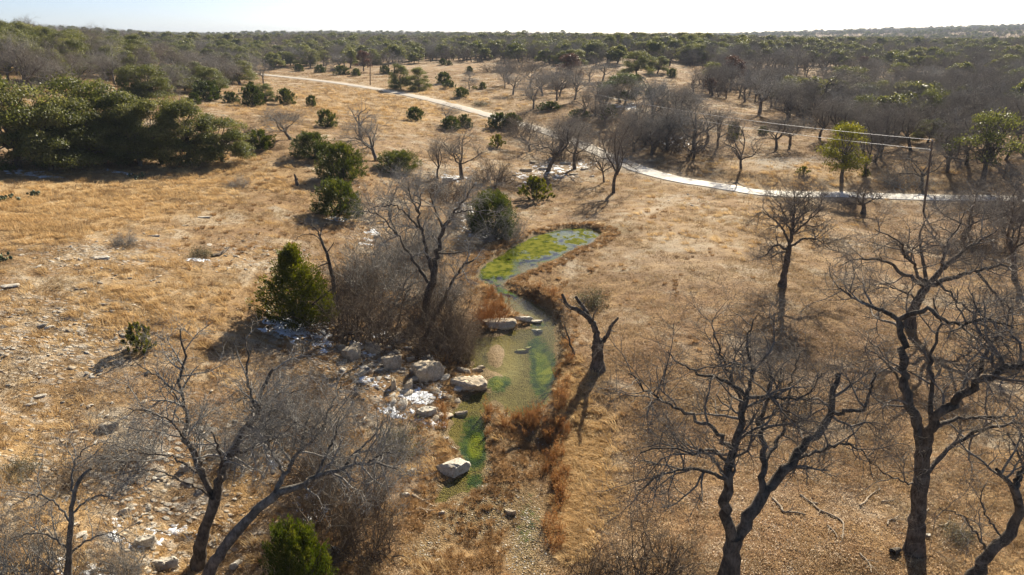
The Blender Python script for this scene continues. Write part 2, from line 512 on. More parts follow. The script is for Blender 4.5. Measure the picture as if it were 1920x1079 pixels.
rock_material('limestone_warm', (0.36, 0.29, 0.20), (0.68, 0.58, 0.44))
rock_material('limestone_dark', (0.15, 0.135, 0.11), (0.44, 0.40, 0.345))
plain_noise_material('snow', (0.62, 0.65, 0.70), (0.80, 0.82, 0.86), 5.0, 0.6, 0.4, 0.04)
plain_noise_material('pole_wood', (0.075, 0.055, 0.04), (0.16, 0.125, 0.095), 3.0)
plain_noise_material('porcelain', (0.45, 0.43, 0.40), (0.6, 0.58, 0.55), 3.0, 0.4)
plain_noise_material('cable', (0.62, 0.60, 0.57), (0.74, 0.72, 0.69), 3.0, 0.55)

# ---------------------------------------------------------------- mesh helpers
def mk_mesh(name, verts, quads=None, tris=None, smooth_shade=False, mats=(), var=None, mat_index=None):
    me = bpy.data.meshes.new(name)
    verts = np.ascontiguousarray(verts, np.float32)
    nq = 0 if quads is None else len(quads)
    ntr = 0 if tris is None else len(tris)
    me.vertices.add(len(verts))
    me.vertices.foreach_set('co', verts.ravel())
    loops = np.concatenate([np.ravel(q) for q in (quads, tris) if q is not None and len(q)]).astype(np.int32)
    tot = np.concatenate([np.full(nq, 4), np.full(ntr, 3)]).astype(np.int32)
    start = np.concatenate([[0], np.cumsum(tot)[:-1]]).astype(np.int32)
    me.loops.add(len(loops))
    me.loops.foreach_set('vertex_index', loops)
    me.polygons.add(len(tot))
    me.polygons.foreach_set('loop_start', start)
    if smooth_shade:
        me.polygons.foreach_set('use_smooth', np.ones(len(tot), bool))
    for m in mats: me.materials.append(MAT[m])
    if mat_index is not None:
        me.polygons.foreach_set('material_index', np.asarray(mat_index, np.int32))
    me.update(calc_edges=True)
    if var is not None:
        at_ = me.attributes.new('var', 'FLOAT', 'POINT')
        at_.data.foreach_set('value', np.ascontiguousarray(var, np.float32))
    return me

def obj(name, me, parent=None, loc=None, kind=None, label=None):
    o = bpy.data.objects.new(name, me)
    COL.objects.link(o)
    if parent is not None: o.parent = parent
    if loc is not None: o.location = loc
    if kind: o['kind'] = kind
    if label: o['label'] = label
    return o

def tag(o, label, cat, group=None, kind=None):
    o['label'] = label; o['category'] = cat
    if group: o['group'] = group
    if kind: o['kind'] = kind
    return o

def thing(name, label, cat, loc=(0, 0, 0), rotz=0.0, group=None, scale=(1, 1, 1), tilt=(0, 0)):
    o = bpy.data.objects.new(name, None)
    COL.objects.link(o)
    o.empty_display_size = 0.2
    o.location = loc; o.rotation_euler = (tilt[0], tilt[1], rotz); o.scale = scale
    return tag(o, label, cat, group)

class MB:
    """collects pieces into one mesh"""
    def __init__(s): s.v, s.q, s.t, s.var, s.n = [], [], [], [], 0
    def add(s, v, q=None, t=None, var=0.5):
        v = np.asarray(v, float).reshape(-1, 3)
        s.v.append(v)
        if q is not None and len(q): s.q.append(np.asarray(q) + s.n)
        if t is not None and len(t): s.t.append(np.asarray(t) + s.n)
        s.var.append(np.broadcast_to(np.asarray(var, float), (len(v),)))
        s.n += len(v)
        return s
    def mesh(s, name, mats, smooth_shade=False):
        return mk_mesh(name, np.vstack(s.v), np.vstack(s.q) if s.q else None, np.vstack(s.t) if s.t else None, smooth_shade, mats, np.concatenate(s.var))

def unit(v):
    return v / (np.linalg.norm(v, axis=-1, keepdims=True) + 1e-9)

def tubes(P, R, S=5, cap=True):
    """P (N,K,3) paths, R (N,K) radii -> verts, quads"""
    P = np.asarray(P, float); R = np.asarray(R, float)
    if P.ndim == 2: P, R = P[None], R[None]
    Nn, K, _ = P.shape
    T = np.gradient(P, axis=1)
    T = unit(T)
    mean = unit(P[:, -1] - P[:, 0])
    ref = np.where(np.abs(mean[:, 2:3]) < 0.8, np.array([[0, 0, 1.0]]), np.array([[1.0, 0.2, 0]]))
    A = unit(np.cross(T, ref[:, None, :]))
    B = np.cross(T, A)
    ang = np.arange(S) * 2 * math.pi / S
    V = P[:, :, None, :] + R[:, :, None, None] * (A[:, :, None, :] * np.cos(ang)[None, None, :, None] + B[:, :, None, :] * np.sin(ang)[None, None, :, None])
    base = (np.arange(Nn) * K * S)[:, None, None]
    k = (np.arange(K - 1) * S)[None, :, None]
    s = np.arange(S)[None, None, :]
    s2 = (np.arange(S) + 1) % S
    q = np.stack([base + k + s, base + k + s2[None, None, :], base + k + S + s2[None, None, :], base + k + S + s], -1).reshape(-1, 4)
    return V.reshape(-1, 3), q

def grow(rng, p0, d0, L, K, wig, up=0.0, sag=0.0):
    p0 = np.asarray(p0, float); d = unit(np.asarray(d0, float)); L = np.broadcast_to(np.asarray(L, float), (len(p0),))
    P = np.empty((len(p0), K, 3)); P[:, 0] = p0
    st = (L / (K - 1))[:, None]
    for k in range(1, K):
        d = d + rng.normal(0, wig, d.shape)
        d[:, 2] += up - sag * k / K
        d = unit(d)
        P[:, k] = P[:, k - 1] + d * st
    return P

def spawn(rng, P, R, M, t0, t1, out=0.9, along=0.6, up=0.12):
    """M start points on the paths P, with directions that leave them sideways"""
    Nn, K, _ = P.shape
    # pick paths weighted by length
    Ls = np.linalg.norm(np.diff(P, axis=1), axis=2).sum(1)
    i = rng.choice(Nn, M, p=Ls / Ls.sum())
    t = (t0 + (t1 - t0) * rng.random(M) ** 0.8) * (K - 1)
    k = np.minimum(t.astype(int), K - 2); f = (t - k)[:, None]
    p = P[i, k] * (1 - f) + P[i, k + 1] * f
    tang = unit(P[i, k + 1] - P[i, k])
    r = R[i, k] * (1 - f[:, 0]) + R[i, k + 1] * f[:, 0]
    side = rng.normal(0, 1, (M, 3))
    side = unit(side - (side * tang).sum(1, keepdims=True) * tang)
    d = along * tang + out * side
    d[:, 2] += up
    return p, unit(d), r

def taper(r0, r1, K, p=1.0):
    s = np.linspace(0, 1, K)[None, :] ** p
    r0 = np.reshape(r0, (-1, 1)); r1 = np.reshape(r1, (-1, 1))
    return r0 + (r1 - r0) * s

def leaf_quads(rng, P, Nn, size, aspect=0.6, along=None):
    """leaf-shaped four-sided cards"""
    M = len(P)
    Nn = unit(Nn)
    if along is None:
        a = rng.normal(0, 1, (M, 3))
    else:
        a = along
    a = unit(a - (a * Nn).sum(1, keepdims=True) * Nn)
    b = np.cross(Nn, a)
    s = np.reshape(size, (-1, 1))
    bend = Nn * s * rng.uniform(-0.15, 0.25, (M, 1))
    V = np.stack([P - a * s * 0.5, P + b * s * aspect * 0.5 + bend - a * s * 0.05, P + a * s * 0.5, P - b * s * aspect * 0.5 + bend - a * s * 0.05], 1)
    q = (np.arange(M) * 4)[:, None] + np.arange(4)[None, :]
    return V.reshape(-1, 3), q

def rand_dirs(rng, M):
    return unit(rng.normal(0, 1, (M, 3)))
# ---------------------------------------------------------------- ground sheet
def blob(px, py, cx, cy, rx, ry, ang=0.0):
    a = math.radians(ang)
    dx, dy = px - cx, py - cy
    u = dx * math.cos(a) + dy * math.sin(a)
    v = -dx * math.sin(a) + dy * math.cos(a)
    return np.clip(1.35 - 1.35 * np.sqrt((u / rx) ** 2 + (v / ry) ** 2), 0, 1)

def mx(*a):
    r = a[0]
    for b in a[1:]: r = np.maximum(r, b)
    return r

def masks(x, y, z):
    """where the ground is rocky, golden, creek bed, algae, leaf litter, bare earth"""
    px, py = project(np.stack([x, y, z], -1))
    w = fbm(x / 6.0, y / 6.0, 3, 61)
    px = px + w * 30; py = py + w * 14
    sd = sd_water(x, y)
    rocky = mx(blob(px, py, 60, 640, 330, 150), 0.8 * blob(px, py, 190, 480, 220, 60), 1.0 * blob(px, py, 330, 930, 320, 230), 0.8 * blob(px, py, 70, 850, 160, 220),
               blob(px, py, 680, 690, 190, 130), blob(px, py, 1040, 312, 110, 42), blob(px, py, 1250, 268, 110, 32), 0.9 * blob(px, py, 870, 400, 60, 40),
               0.7 * blob(px, py, 700, 430, 60, 70), 0.6 * blob(px, py, 480, 480, 160, 60), blob(px, py, 1480, 302, 110, 14), 0.7 * blob(px, py, 1300, 378, 70, 16),
               0.9 * blob(px, py, 560, 620, 80, 50), 0.6 * blob(px, py, 860, 330, 160, 40), 0.7 * blob(px, py, 960, 690, 30, 20), 0.6 * blob(px, py, 1460, 190, 60, 22), 0.5 * blob(px, py, 80, 320, 160, 16))
    rocky = np.clip(rocky * 1.1 - 0.05, 0, 1)
    golden = mx(blob(px, py, 130, 380, 420, 90, -6), 0.7 * blob(px, py, 420, 330, 260, 50), 0.6 * blob(px, py, 700, 200, 330, 60), 0.6 * blob(px, py, 1500, 340, 420, 50),
                0.5 * blob(px, py, 1120, 860, 70, 180), 0.3 * blob(px, py, 1350, 430, 300, 70), 0.5 * blob(px, py, 250, 560, 300, 120), 0.45 * blob(px, py, 60, 850, 200, 150))
    bed = mx(1 - smooth(0.1, 1.1, sd), 1.1 * blob(px, py, 915, 955, 150, 90), 0.5 * blob(px, py, 975, 830, 90, 80), 1.1 * blob(px, py, 1000, 1020, 60, 130), 0.8 * blob(px, py, 800, 1040, 70, 60), 0.9 * blob(px, py, 1150, 432, 60, 14), 0.5 * blob(px, py, 1000, 590, 60, 26))
    inw = smooth(0.4, -0.2, sd)
    bed = bed * (1 - 0.6 * blob(px, py, 935, 668, 40, 80))
    algae = inw * mx(0.95 * blob(px, py, 1012, 690, 42, 85), 0.9 * blob(px, py, 880, 830, 50, 80), 0.8 * blob(px, py, 925, 715, 40, 26), 0.78 * blob(px, py, 985, 770, 60, 24),
                     1.2 * blob(px, py, 1035, 460, 110, 42, -12), 0.8 * blob(px, py, 925, 505, 50, 32), 0.5 * blob(px, py, 1010, 610, 30, 20))
    algae = np.maximum(algae, 0.42 * blob(px, py, 1000, 985, 40, 120))
    algae = np.maximum(algae, 0.6 * blob(px, py, 890, 905, 40, 40) * (1 - smooth(0, 1.2, sd)))
    litter = mx(blob(px, py, 1420, 1000, 460, 330), 0.9 * blob(px, py, 1640, 700, 330, 170), 0.8 * blob(px, py, 1800, 430, 250, 80), 0.7 * blob(px, py, 640, 1010, 200, 140), 0.8 * blob(px, py, 790, 570, 160, 130), 0.6 * blob(px, py, 200, 285, 320, 45), 0.6 * blob(px, py, 1450, 560, 130, 60), 0.5 * blob(px, py, 1300, 620, 260, 200))
    bare = mx(0.9 * blob(px, py, 1230, 393, 130, 11, -16), 0.7 * blob(px, py, 1460, 303, 110, 12, -4), 0.55 * blob(px, py, 1100, 412, 60, 9, -12), 0.5 * blob(px, py, 1370, 342, 30, 8), 0.35 * blob(px, py, 1250, 470, 220, 80), 0.6 * blob(px, py, 900, 985, 90, 40), 0.55 * blob(px, py, 935, 668, 38, 70))
    rd = road_dist(x, y)[0]
    bare = np.maximum(bare, smooth(6.0, 2.6, rd + 1.6 * fbm(x / 2.4, y / 2.4, 3, 66)) * 0.8)
    return rocky, golden, bed, algae, litter, bare

def build_ground():
    ac = np.concatenate([np.linspace(-1.6, -1.02, 24, endpoint=False), np.linspace(-1.02, 1.02, 460), np.linspace(1.02, 1.6, 25)[1:]])
    yy = np.concatenate([np.geomspace(7, 21, 30, endpoint=False), np.geomspace(21, 125, 310, endpoint=False), np.geomspace(125, 800, 170, endpoint=False), np.geomspace(800, 7000, 60)])
    X = ac[None, :] * yy[:, None]
    Y = np.broadcast_to(yy[:, None], X.shape)
    Z = height(X, Y)
    nr, nc = X.shape
    V = np.stack([X, Y, Z], -1).reshape(-1, 3)
    i = np.arange(nr - 1)[:, None] * nc + np.arange(nc - 1)[None, :]
    q = np.stack([i, i + 1, i + nc + 1, i + nc], -1).reshape(-1, 4)
    me = mk_mesh('ground', V, q, None, True, ('ground',))
    m = masks(V[:, 0], V[:, 1], V[:, 2])
    for nm, k in (('mask_a', 0), ('mask_b', 3)):
        a = me.attributes.new(nm, 'FLOAT_COLOR', 'POINT')
        buf = np.ones((len(V), 4), np.float32)
        for j in range(3): buf[:, j] = m[k + j]
        a.data.foreach_set('color', buf.ravel())
    o = obj('ground', me, kind='structure')
    o['label'] = 'dry grassy rangeland with stony slopes around the creek'
    return o
ground = build_ground()

def build_water():
    x = np.linspace(-13, 19, 130); y = np.linspace(25, 92, 260)
    X, Y = np.meshgrid(x, y)
    sd = sd_water(X, Y)
    keep = (sd < 0.9)
    Z = w_level(Y)
    V = np.stack([X, Y, Z], -1).reshape(-1, 3)
    nr, nc = X.shape
    i = np.arange(nr - 1)[:, None] * nc + np.arange(nc - 1)[None, :]
    q = np.stack([i, i + 1, i + nc + 1, i + nc], -1).reshape(-1, 4)
    kf = keep.ravel()[q].all(1)
    q = q[kf]
    used = np.unique(q); remap = np.zeros(len(V), int); remap[used] = np.arange(len(used))
    V = V[used]
    me = mk_mesh('creek_water', V, remap[q], None, True, ('creek_water',))
    rp = smooth(52, 57, V[:, 1]) * smooth(67, 62, V[:, 1])
    a = me.attributes.new('ripple', 'FLOAT', 'POINT')
    a.data.foreach_set('value', rp.astype(np.float32))
    o = obj('creek_water', me, kind='structure')
    o['label'] = 'shallow clear creek water over green algae and gravel'
build_water()

def build_road():
    C = resample(ROAD, 1.2)
    T = np.gradient(C[:, :2], axis=0); T /= np.linalg.norm(T, axis=1, keepdims=True)
    Nn = np.stack([-T[:, 1], T[:, 0]], 1)
    us = np.linspace(-1, 1, 9)
    hw = 2.35
    V, uv = [], []
    s = np.arange(len(C)) * 1.2
    for u in us:
        e = 1 + (0.16 * fbm(s / 2.2, s * 0 + np.sign(u) * 3, 3, 77) + 0.08 * fbm(s / 9.0, s * 0 + np.sign(u) * 3, 2, 78)) * abs(u) ** 3
        p = C[:, :2] + Nn * (hw * u * e)[:, None]
        z = C[:, 2] + 0.02 - 0.05 * u * u
        V.append(np.column_stack([p, z]))
        uv.append(np.full(len(C), u * 0.5 + 0.5))
    V = np.stack(V, 1); m, k = V.shape[:2]
    lo = V[:, [0, -1]].copy(); lo[..., 2] -= 0.22
    uvs = np.stack(uv, 1).ravel()
    Vf = V.reshape(-1, 3)
    i = np.arange(m - 1)[:, None] * k + np.arange(k - 1)[None, :]
    q = np.stack([i, i + k, i + k + 1, i + 1], -1).reshape(-1, 4)
    nb = len(Vf)
    Vf = np.vstack([Vf, lo.reshape(-1, 3)])
    j = np.arange(m - 1)
    q2 = np.stack([j * k, nb + j * 2, nb + j * 2 + 2, j * k + k], -1)
    q3 = np.stack([j * k + k - 1, j * k + 2 * k - 1, nb + j * 2 + 3, nb + j * 2 + 1], -1)
    me = mk_mesh('road', Vf, np.vstack([q, q2, q3]), None, True, ('road_surface',))
    old = smooth(128, 133, C[:, 1])
    buf = np.zeros((len(Vf), 4), np.float32)
    buf[:nb, 0] = uvs; buf[:nb, 2] = np.repeat(old, k)
    buf[nb:, 0] = np.tile([0, 1], m); buf[nb:, 2] = np.repeat(old, 2)
    a = me.attributes.new('road_uv', 'FLOAT_COLOR', 'POINT')
    a.data.foreach_set('color', buf.ravel())
    o = obj('road', me, kind='structure')
    o['label'] = 'narrow pale ranch road winding up from the creek crossing'
build_road()
# ---------------------------------------------------------------- trees: prototypes (lists of part name, mesh)
def branch_levels(rng, P, R, counts, lens, wig, rads, sides, Ks, t0=0.25, up=0.10, out=0.95, along=0.55, mb=None, sag=0.0):
    """grow successive levels of branches from paths P,R; returns the last paths"""
    for c, L, w, r, S, K in zip(counts, lens, wig, rads, sides, Ks):
        p, d, pr = spawn(rng, P, R, c, t0, 1.0, out, along, up)
        ll = L * rng.uniform(0.55, 1.25, c)
        Q = grow(rng, p, d, ll, K, w, 0.03, sag)
        r0 = np.minimum(pr * 0.7, r * rng.uniform(0.75, 1.25, c))
        RR = taper(r0, np.maximum(r0 * 0.35, 0.003), K)
        v, q = tubes(Q, RR, S)
        mb.add(v, q, var=rng.random())
        P, R = Q, RR
    return P, R

def make_bare(seed, H=8.0, W=8.0, fork=0.28, nl=5, n=(36, 170, 1000), tw=0.016, wig=0.2, bark='bark_dark', twig='twig_brown', lean=0.0, up=0.12, rt=None, sparse=False):
    rng = np.random.default_rng(seed)
    rt = rt or 0.026 * H
    top = H * fork
    tr = grow(rng, [[0, 0, -0.35]], [[lean, 0.1 * lean, 1]], top + 0.35, 6, 0.09, 0.1)
    tR = taper(rt * 1.25, rt * 0.8, 6, 0.6)
    mb = MB()
    v, q = tubes(tr, tR, 8); mb.add(v, q)
    # limbs
    az = np.arange(nl) * 2 * math.pi / nl + rng.uniform(-0.5, 0.5, nl)
    el = np.radians(rng.uniform(25, 62, nl)); el[0] = math.radians(78)
    d = np.stack([np.cos(az) * np.cos(el), np.sin(az) * np.cos(el), np.sin(el)], 1)
    reach = 1.0 / np.sqrt((np.cos(el) / (W * 0.42)) ** 2 + (np.sin(el) / (H * 0.66)) ** 2)
    p0 = np.repeat(tr[:, -1], nl, 0) - np.column_stack([np.zeros(nl), np.zeros(nl), rng.uniform(0, top * 0.25, nl)])
    L1 = grow(rng, p0, d, reach, 10, wig, 0.04)
    R1 = taper(rt * rng.uniform(0.42, 0.66, nl), rt * 0.13, 10)
    v, q = tubes(L1, R1, 6); mb.add(v, q)
    trunk = mb.mesh('bare_tree_trunk', (bark,), True)
    cb = MB()
    branch_levels(rng, L1, R1, n, (H * 0.30, H * 0.17, H * 0.10), (wig, wig * 1.1, wig), (rt * 0.24, rt * 0.12, tw), (5, 4, 3), (7, 5, 4), 0.22, up, mb=cb)
    crown = cb.mesh('bare_tree_crown', (twig,), False)
    return [('trunk', trunk), ('crown', crown)], H, W

def make_oak(seed, H=7.0, W=9.0, nclump=42, per=210, leaf=0.26, mat='oak_leaf', bark='bark_dark', fork=0.22, low=0.22, sparse=0.0):
    rng = np.random.default_rng(seed)
    rt = 0.035 * H
    mb = MB()
    tr = grow(rng, [[0, 0, -0.3]], [[0.1, 0, 1]], H * fork + 0.3, 5, 0.1, 0.05)
    v, q = tubes(tr, taper(rt * 1.3, rt * 0.85, 5), 8); mb.add(v, q)
    # clump centres fill an uneven dome
    az = rng.uniform(0, 2 * math.pi, nclump)
    zz = rng.uniform(0.0, 1.0, nclump) ** (0.75 if low > 0.15 else 1.05)
    rad = np.sqrt(np.clip(1 - (zz * 0.98) ** 2, 0.02, 1)) * rng.uniform(0.55, 0.95, nclump)
    lump = 1 + 0.16 * np.sin(az * 3 + seed) + 0.1 * np.sin(az * 5 + 2.1 * seed)
    C = np.stack([np.cos(az) * rad * W * 0.46 * lump, np.sin(az) * rad * W * 0.46 * lump, H * (low + (0.93 - low) * zz)], 1)
    # limbs reach for the clumps
    st = np.repeat(tr[:, -1], nclump, 0)
    t = np.linspace(0, 1, 7)[None, :, None]
    mid = st[:, None] * (1 - t) + C[:, None] * t
    mid[..., 2] += (np.sin(t[..., 0] * math.pi) * H * 0.06)
    mid[:, 1:-1] += rng.normal(0, 0.035 * H, mid[:, 1:-1].shape)
    v, q = tubes(mid, taper(rt * 0.36 * rng.uniform(0.6, 1.3, nclump), 0.03, 7, 0.6), 4); mb.add(v, q)
    trunk = mb.mesh('oak_trunk', (bark,), True)
    cb = MB()
    cr = W * 0.5 * rng.uniform(0.20, 0.34, nclump)
    M = nclump * per
    ci = np.repeat(np.arange(nclump), per)
    d = rand_dirs(rng, M)
    d[:, 2] = np.where(d[:, 2] < -0.25, -d[:, 2] * 0.6, d[:, 2])
    rr = rng.uniform(0.25, 1.0, M) ** 0.55
    P = C[ci] + d * (cr[ci] * rr)[:, None] * np.array([1.12, 1.12, 0.82])
    P += rng.normal(0, 0.05 * W * 0.5, P.shape) * 0.5
    if sparse > 0:
        keep = rng.random(M) > sparse
        P, d, ci = P[keep], d[keep], ci[keep]; M = len(P)
    nn = unit(d + rng.normal(0, 0.55, d.shape))
    v, q = leaf_quads(rng, P, nn, leaf * rng.uniform(0.6, 1.35, M), 0.62)
    clv = rng.uniform(0.0, 0.55, nclump)
    var = np.repeat(clv[ci] + rng.uniform(0, 0.5, M), 4)
    cb.add(v, q, var=var)
    crown = cb.mesh('oak_crown', (mat,), False)
    return [('trunk', trunk), ('crown', crown)], H, W

def make_juniper(seed, H=3.0, W=3.0, kind='round', n=5200, leaf=0.20, mat='juniper_leaf'):
    rng = np.random.default_rng(seed)
    mb = MB()
    ns = 5
    az = rng.uniform(0, 2 * math.pi, ns)
    st = grow(rng, np.column_stack([rng.normal(0, 0.08, ns), rng.normal(0, 0.08, ns), np.full(ns, -0.2)]),
              np.column_stack([np.cos(az) * 0.45, np.sin(az) * 0.45, np.ones(ns)]), H * 0.72, 6, 0.1)
    v, q = tubes(st, taper(np.full(ns, 0.05 * W * 0.5 + 0.02), 0.02, 6), 5); mb.add(v, q)
    trunk = mb.mesh('juniper_trunk', ('bark_dark',), True)
    # sprays: foliage bundles whose tips point up and out
    nb = max(40, n // 55)
    t = rng.uniform(0, 1, nb) ** (1.25 if kind == 'cone' else 1.05)
    if kind == 'cone': prof = np.clip(1.0 - t, 0.03, 1) ** 0.85 * (0.72 + 0.38 * np.clip(t * 5, 0, 1))
    else: prof = np.sqrt(np.clip(1 - (t * 1.02 - 0.30) ** 2 / 0.56, 0.01, 1))
    az = rng.uniform(0, 2 * math.pi, nb)
    lump = 1 + 0.18 * np.sin(az * 2 + seed) + 0.13 * np.sin(az * 5 + seed * 1.7)
    rad = prof * W * 0.5 * lump * rng.uniform(0.3, 1.0 if kind == 'round' else 1.15, nb)
    B = np.stack([np.cos(az) * rad, np.sin(az) * rad, t * H * 0.86 + 0.02], 1)
    bd = unit(np.stack([np.cos(az) * 0.55 * (1 - 0.6 * t), np.sin(az) * 0.55 * (1 - 0.6 * t), 0.62 + 0.4 * t], 1) + rng.normal(0, 0.18, (nb, 3)))
    bl = H * rng.uniform(0.09, 0.26, nb) * (1.0 if kind == 'round' else 0.9)
    per = n // nb
    bi = np.repeat(np.arange(nb), per); M = len(bi)
    s = rng.random(M)
    side = rand_dirs(rng, M)
    P = B[bi] + bd[bi] * (bl[bi] * (s - 0.3))[:, None] + side * (bl[bi] * 0.42 * (1 - 0.75 * s))[:, None]
    P[:, 2] = np.maximum(P[:, 2], 0.02)
    d = unit(bd[bi] + side * 0.55)
    nn = np.cross(d, rand_dirs(rng, M))
    sz = leaf * rng.uniform(0.6, 1.3, M)
    v, q = leaf_quads(rng, P, nn, sz, 0.42, along=d)
    bv = rng.uniform(0, 0.55, nb)
    var = np.repeat(np.clip(bv[bi] + 0.45 * s, 0, 1.1), 4)
    cb = MB().add(v, q, var=var)
    crown = cb.mesh('juniper_crown', (mat,), False)
    return [('trunk', trunk), ('crown', crown)], H, W

def make_brush(seed, H=2.2, W=3.0, ns=60, nt=(260, 900), mat='brush_stem', tw=0.010, leafy=0):
    """leafless thicket: many thin arching stems with twigs"""
    rng = np.random.default_rng(seed)
    mb = MB()
    az = rng.uniform(0, 2 * math.pi, ns); rr = np.sqrt(rng.random(ns)) * W * 0.38
    p0 = np.column_stack([np.cos(az) * rr, np.sin(az) * rr, np.full(ns, -0.15)])
    az2 = az + rng.normal(0, 0.9, ns); tl = rng.uniform(0.1, 1.1, ns)
    d = np.column_stack([np.cos(az2) * tl, np.sin(az2) * tl, np.ones(ns)])
    P = grow(rng, p0, d, H * rng.uniform(0.35, 1.1, ns), 9, 0.26, -0.03)
    R = taper(0.011 * H * rng.uniform(0.5, 1.7, ns), 0.006, 9)
    v, q = tubes(P, R, 4); mb.add(v, q)
    branch_levels(rng, P, R, nt, (H * 0.36, H * 0.2), (0.3, 0.28), (tw * 1.2, tw), (3, 3), (5, 4), 0.1, 0.05, mb=mb)
    stems = mb.mesh('brush_stems', (mat,), False)
    parts = [('stems', stems)]
    if leafy:
        M = leafy
        i = rng.integers(0, ns, M); k = rng.integers(3, 9, M)
        pos = P[i, k] + rng.normal(0, 0.16 * H, (M, 3)); pos[:, 2] = np.abs(pos[:, 2])
        v, q = leaf_quads(rng, pos, rand_dirs(rng, M), 0.11 * rng.uniform(0.6, 1.3, M), 0.5)
        parts.append(('foliage', MB().add(v, q, var=rng.random(M * 4) * 0.9).mesh('brush_foliage', ('olive_leaf',))))
    return parts, H, W

PROTO = {}
def protos():
    for k in range(5):
        PROTO['bare', k] = make_bare(100 + k, 8.0, (8.5, 7.0, 9.5, 7.5, 8.0)[k], (0.30, 0.36, 0.24, 0.32, 0.28)[k], (5, 5, 6, 4, 6)[k], (46, 250, 2000), 0.028,
                                     (0.17, 0.2, 0.24, 0.19, 0.22)[k], lean=(0.1, 0.3, -0.2, 0.15, -0.1)[k])
    for k in range(3):
        PROTO['grey', k] = make_bare(120 + k, 8.0, (8.0, 9.0, 7.0)[k], (0.26, 0.3, 0.34)[k], 5, (46, 260, 2100), 0.029, 0.2, 'bark_grey', 'twig_grey', lean=0.1 * k)
    for k in range(2):
        PROTO['sparse', k] = make_bare(140 + k, 8.0, 5.5, 0.3, 4, (14, 40, 120), 0.018, 0.2, 'bark_grey', 'twig_grey', lean=0.15)
    for k in range(4):
        PROTO['oak', k] = make_oak(200 + k, 7.0, (8.5, 9.5, 8.0, 9.0)[k], (46, 52, 44, 50)[k], 500, 0.18, low=(0.05, 0.02, 0.07, 0.03)[k])
    for k in range(2):
        PROTO['darkoak', k] = make_oak(220 + k, 7.0, 9.0, 48, 400, 0.19, 'oak_leaf_dark', low=0.08)
    PROTO['yellowoak', 0] = make_oak(230, 7.5, 8.5, 36, 230, 0.22, 'oak_leaf_yellow', fork=0.30, low=0.22, sparse=0.35)
    for k in range(2):
        PROTO['redoak', k] = make_oak(240 + k, 6.5, 7.0, 34, 220, 0.22, 'oak_leaf_red', low=0.24, sparse=0.2)
    for k in range(2):
        PROTO['thinoak', k] = make_oak(250 + k, 9.0, 10.0, 44, 90, 0.26, 'oak_leaf', fork=0.3, low=0.25, sparse=0.25)
    for k in range(4):
        PROTO['juniper', k] = make_juniper(300 + k, 3.0, 3.2, 'round', 8500, 0.175)
    for k in range(2):
        PROTO['yjuniper', k] = make_juniper(320 + k, 2.6, 2.8, 'round', 3600, 0.22, 'juniper_leaf_yellow')
    PROTO['bigjuniper', 0] = make_juniper(330, 5.5, 4.2, 'cone', 24000, 0.145, 'juniper_leaf_yellow')
    PROTO['bigjuniper', 1] = make_juniper(331, 4.2, 4.6, 'round', 22000, 0.155)
    PROTO['bigjuniper', 3] = make_juniper(334, 4.2, 4.4, 'round', 16000, 0.15, 'juniper_leaf_yellow')
    PROTO['bigjuniper', 2] = make_juniper(332, 4.2, 4.6, 'round', 22000, 0.155)
    for k in range(4):
        PROTO['brush', k] = make_brush(400 + k, 2.2, 3.2, 60, (360, 1500), tw=0.011)
    for k in range(2):
        PROTO['greybrush', k] = make_brush(410 + k, 2.2, 3.2, 60, (380, 1500), 'twig_grey', tw=0.011)
    PROTO['rustbrush', 0] = make_brush(420, 1.6, 2.2, 60, (300, 800), 'reed_rust', tw=0.010)
    for k in range(2):
        PROTO['olivebrush', k] = make_brush(430 + k, 1.5, 2.4, 50, (200, 500), leafy=1500)
    for k in range(3):   # small far trees, one mesh each
        a, H, W = make_bare(500 + k, 8.0, 9.0, 0.28, 5, (26, 120, 420), 0.06, 0.2, bark='bark_dark', twig='twig_brown')
        PROTO['farbare', k] = a, H, W
    for k in range(3):
        PROTO['faroak', k] = make_oak(520 + k, 7.0, 8.5, 28, 90, 0.5)
protos()

SERIAL = [0]
def place(kind, base, height_m, width_m, label, cat, group=None, name=None, rotz=None, var=None, sink=0.0):
    """one plant standing at `base`, from a prototype of its kind, its parts copied with it"""
    keys = [k for k in PROTO if k[0] == kind]
    SERIAL[0] += 1
    key = keys[(SERIAL[0] * 7 + 3) % len(keys)] if var is None else (kind, var)
    parts, H, W = PROTO[key]
    s = height_m / H; sw = width_m / W
    nm = name or {'bare': 'bare_tree', 'grey': 'bare_tree', 'sparse': 'bare_tree', 'farbare': 'bare_tree', 'oak': 'live_oak', 'darkoak': 'live_oak', 'faroak': 'live_oak', 'yellowoak': 'live_oak',
                  'redoak': 'red_oak', 'thinoak': 'live_oak', 'juniper': 'juniper', 'yjuniper': 'juniper', 'bigjuniper': 'juniper'}.get(kind, 'shrub')
    rz = rotz if rotz is not None else (SERIAL[0] * 2.39996) % (2 * math.pi)
    t = thing(nm, label, cat, (base[0], base[1], base[2] - sink), rz, group, (sw, sw, s))
    for pn, me in parts:
        obj(pn, me, t)
    return t

def place_px(kind, px, base_py, top_py, width_px, label, cat, group=None, **kw):
    b = at(px, base_py)
    if b is None: return None
    top = on_plane_y(px, top_py, b[1])
    hm = max(0.3, (top[2] - b[2]))
    dep = b[1] * CP - (b[2] - CAM_H) * SP
    wm = max(0.3, width_px / FPX * dep)
    return place(kind, b, hm * 1.02, wm, label, cat, group, **kw)
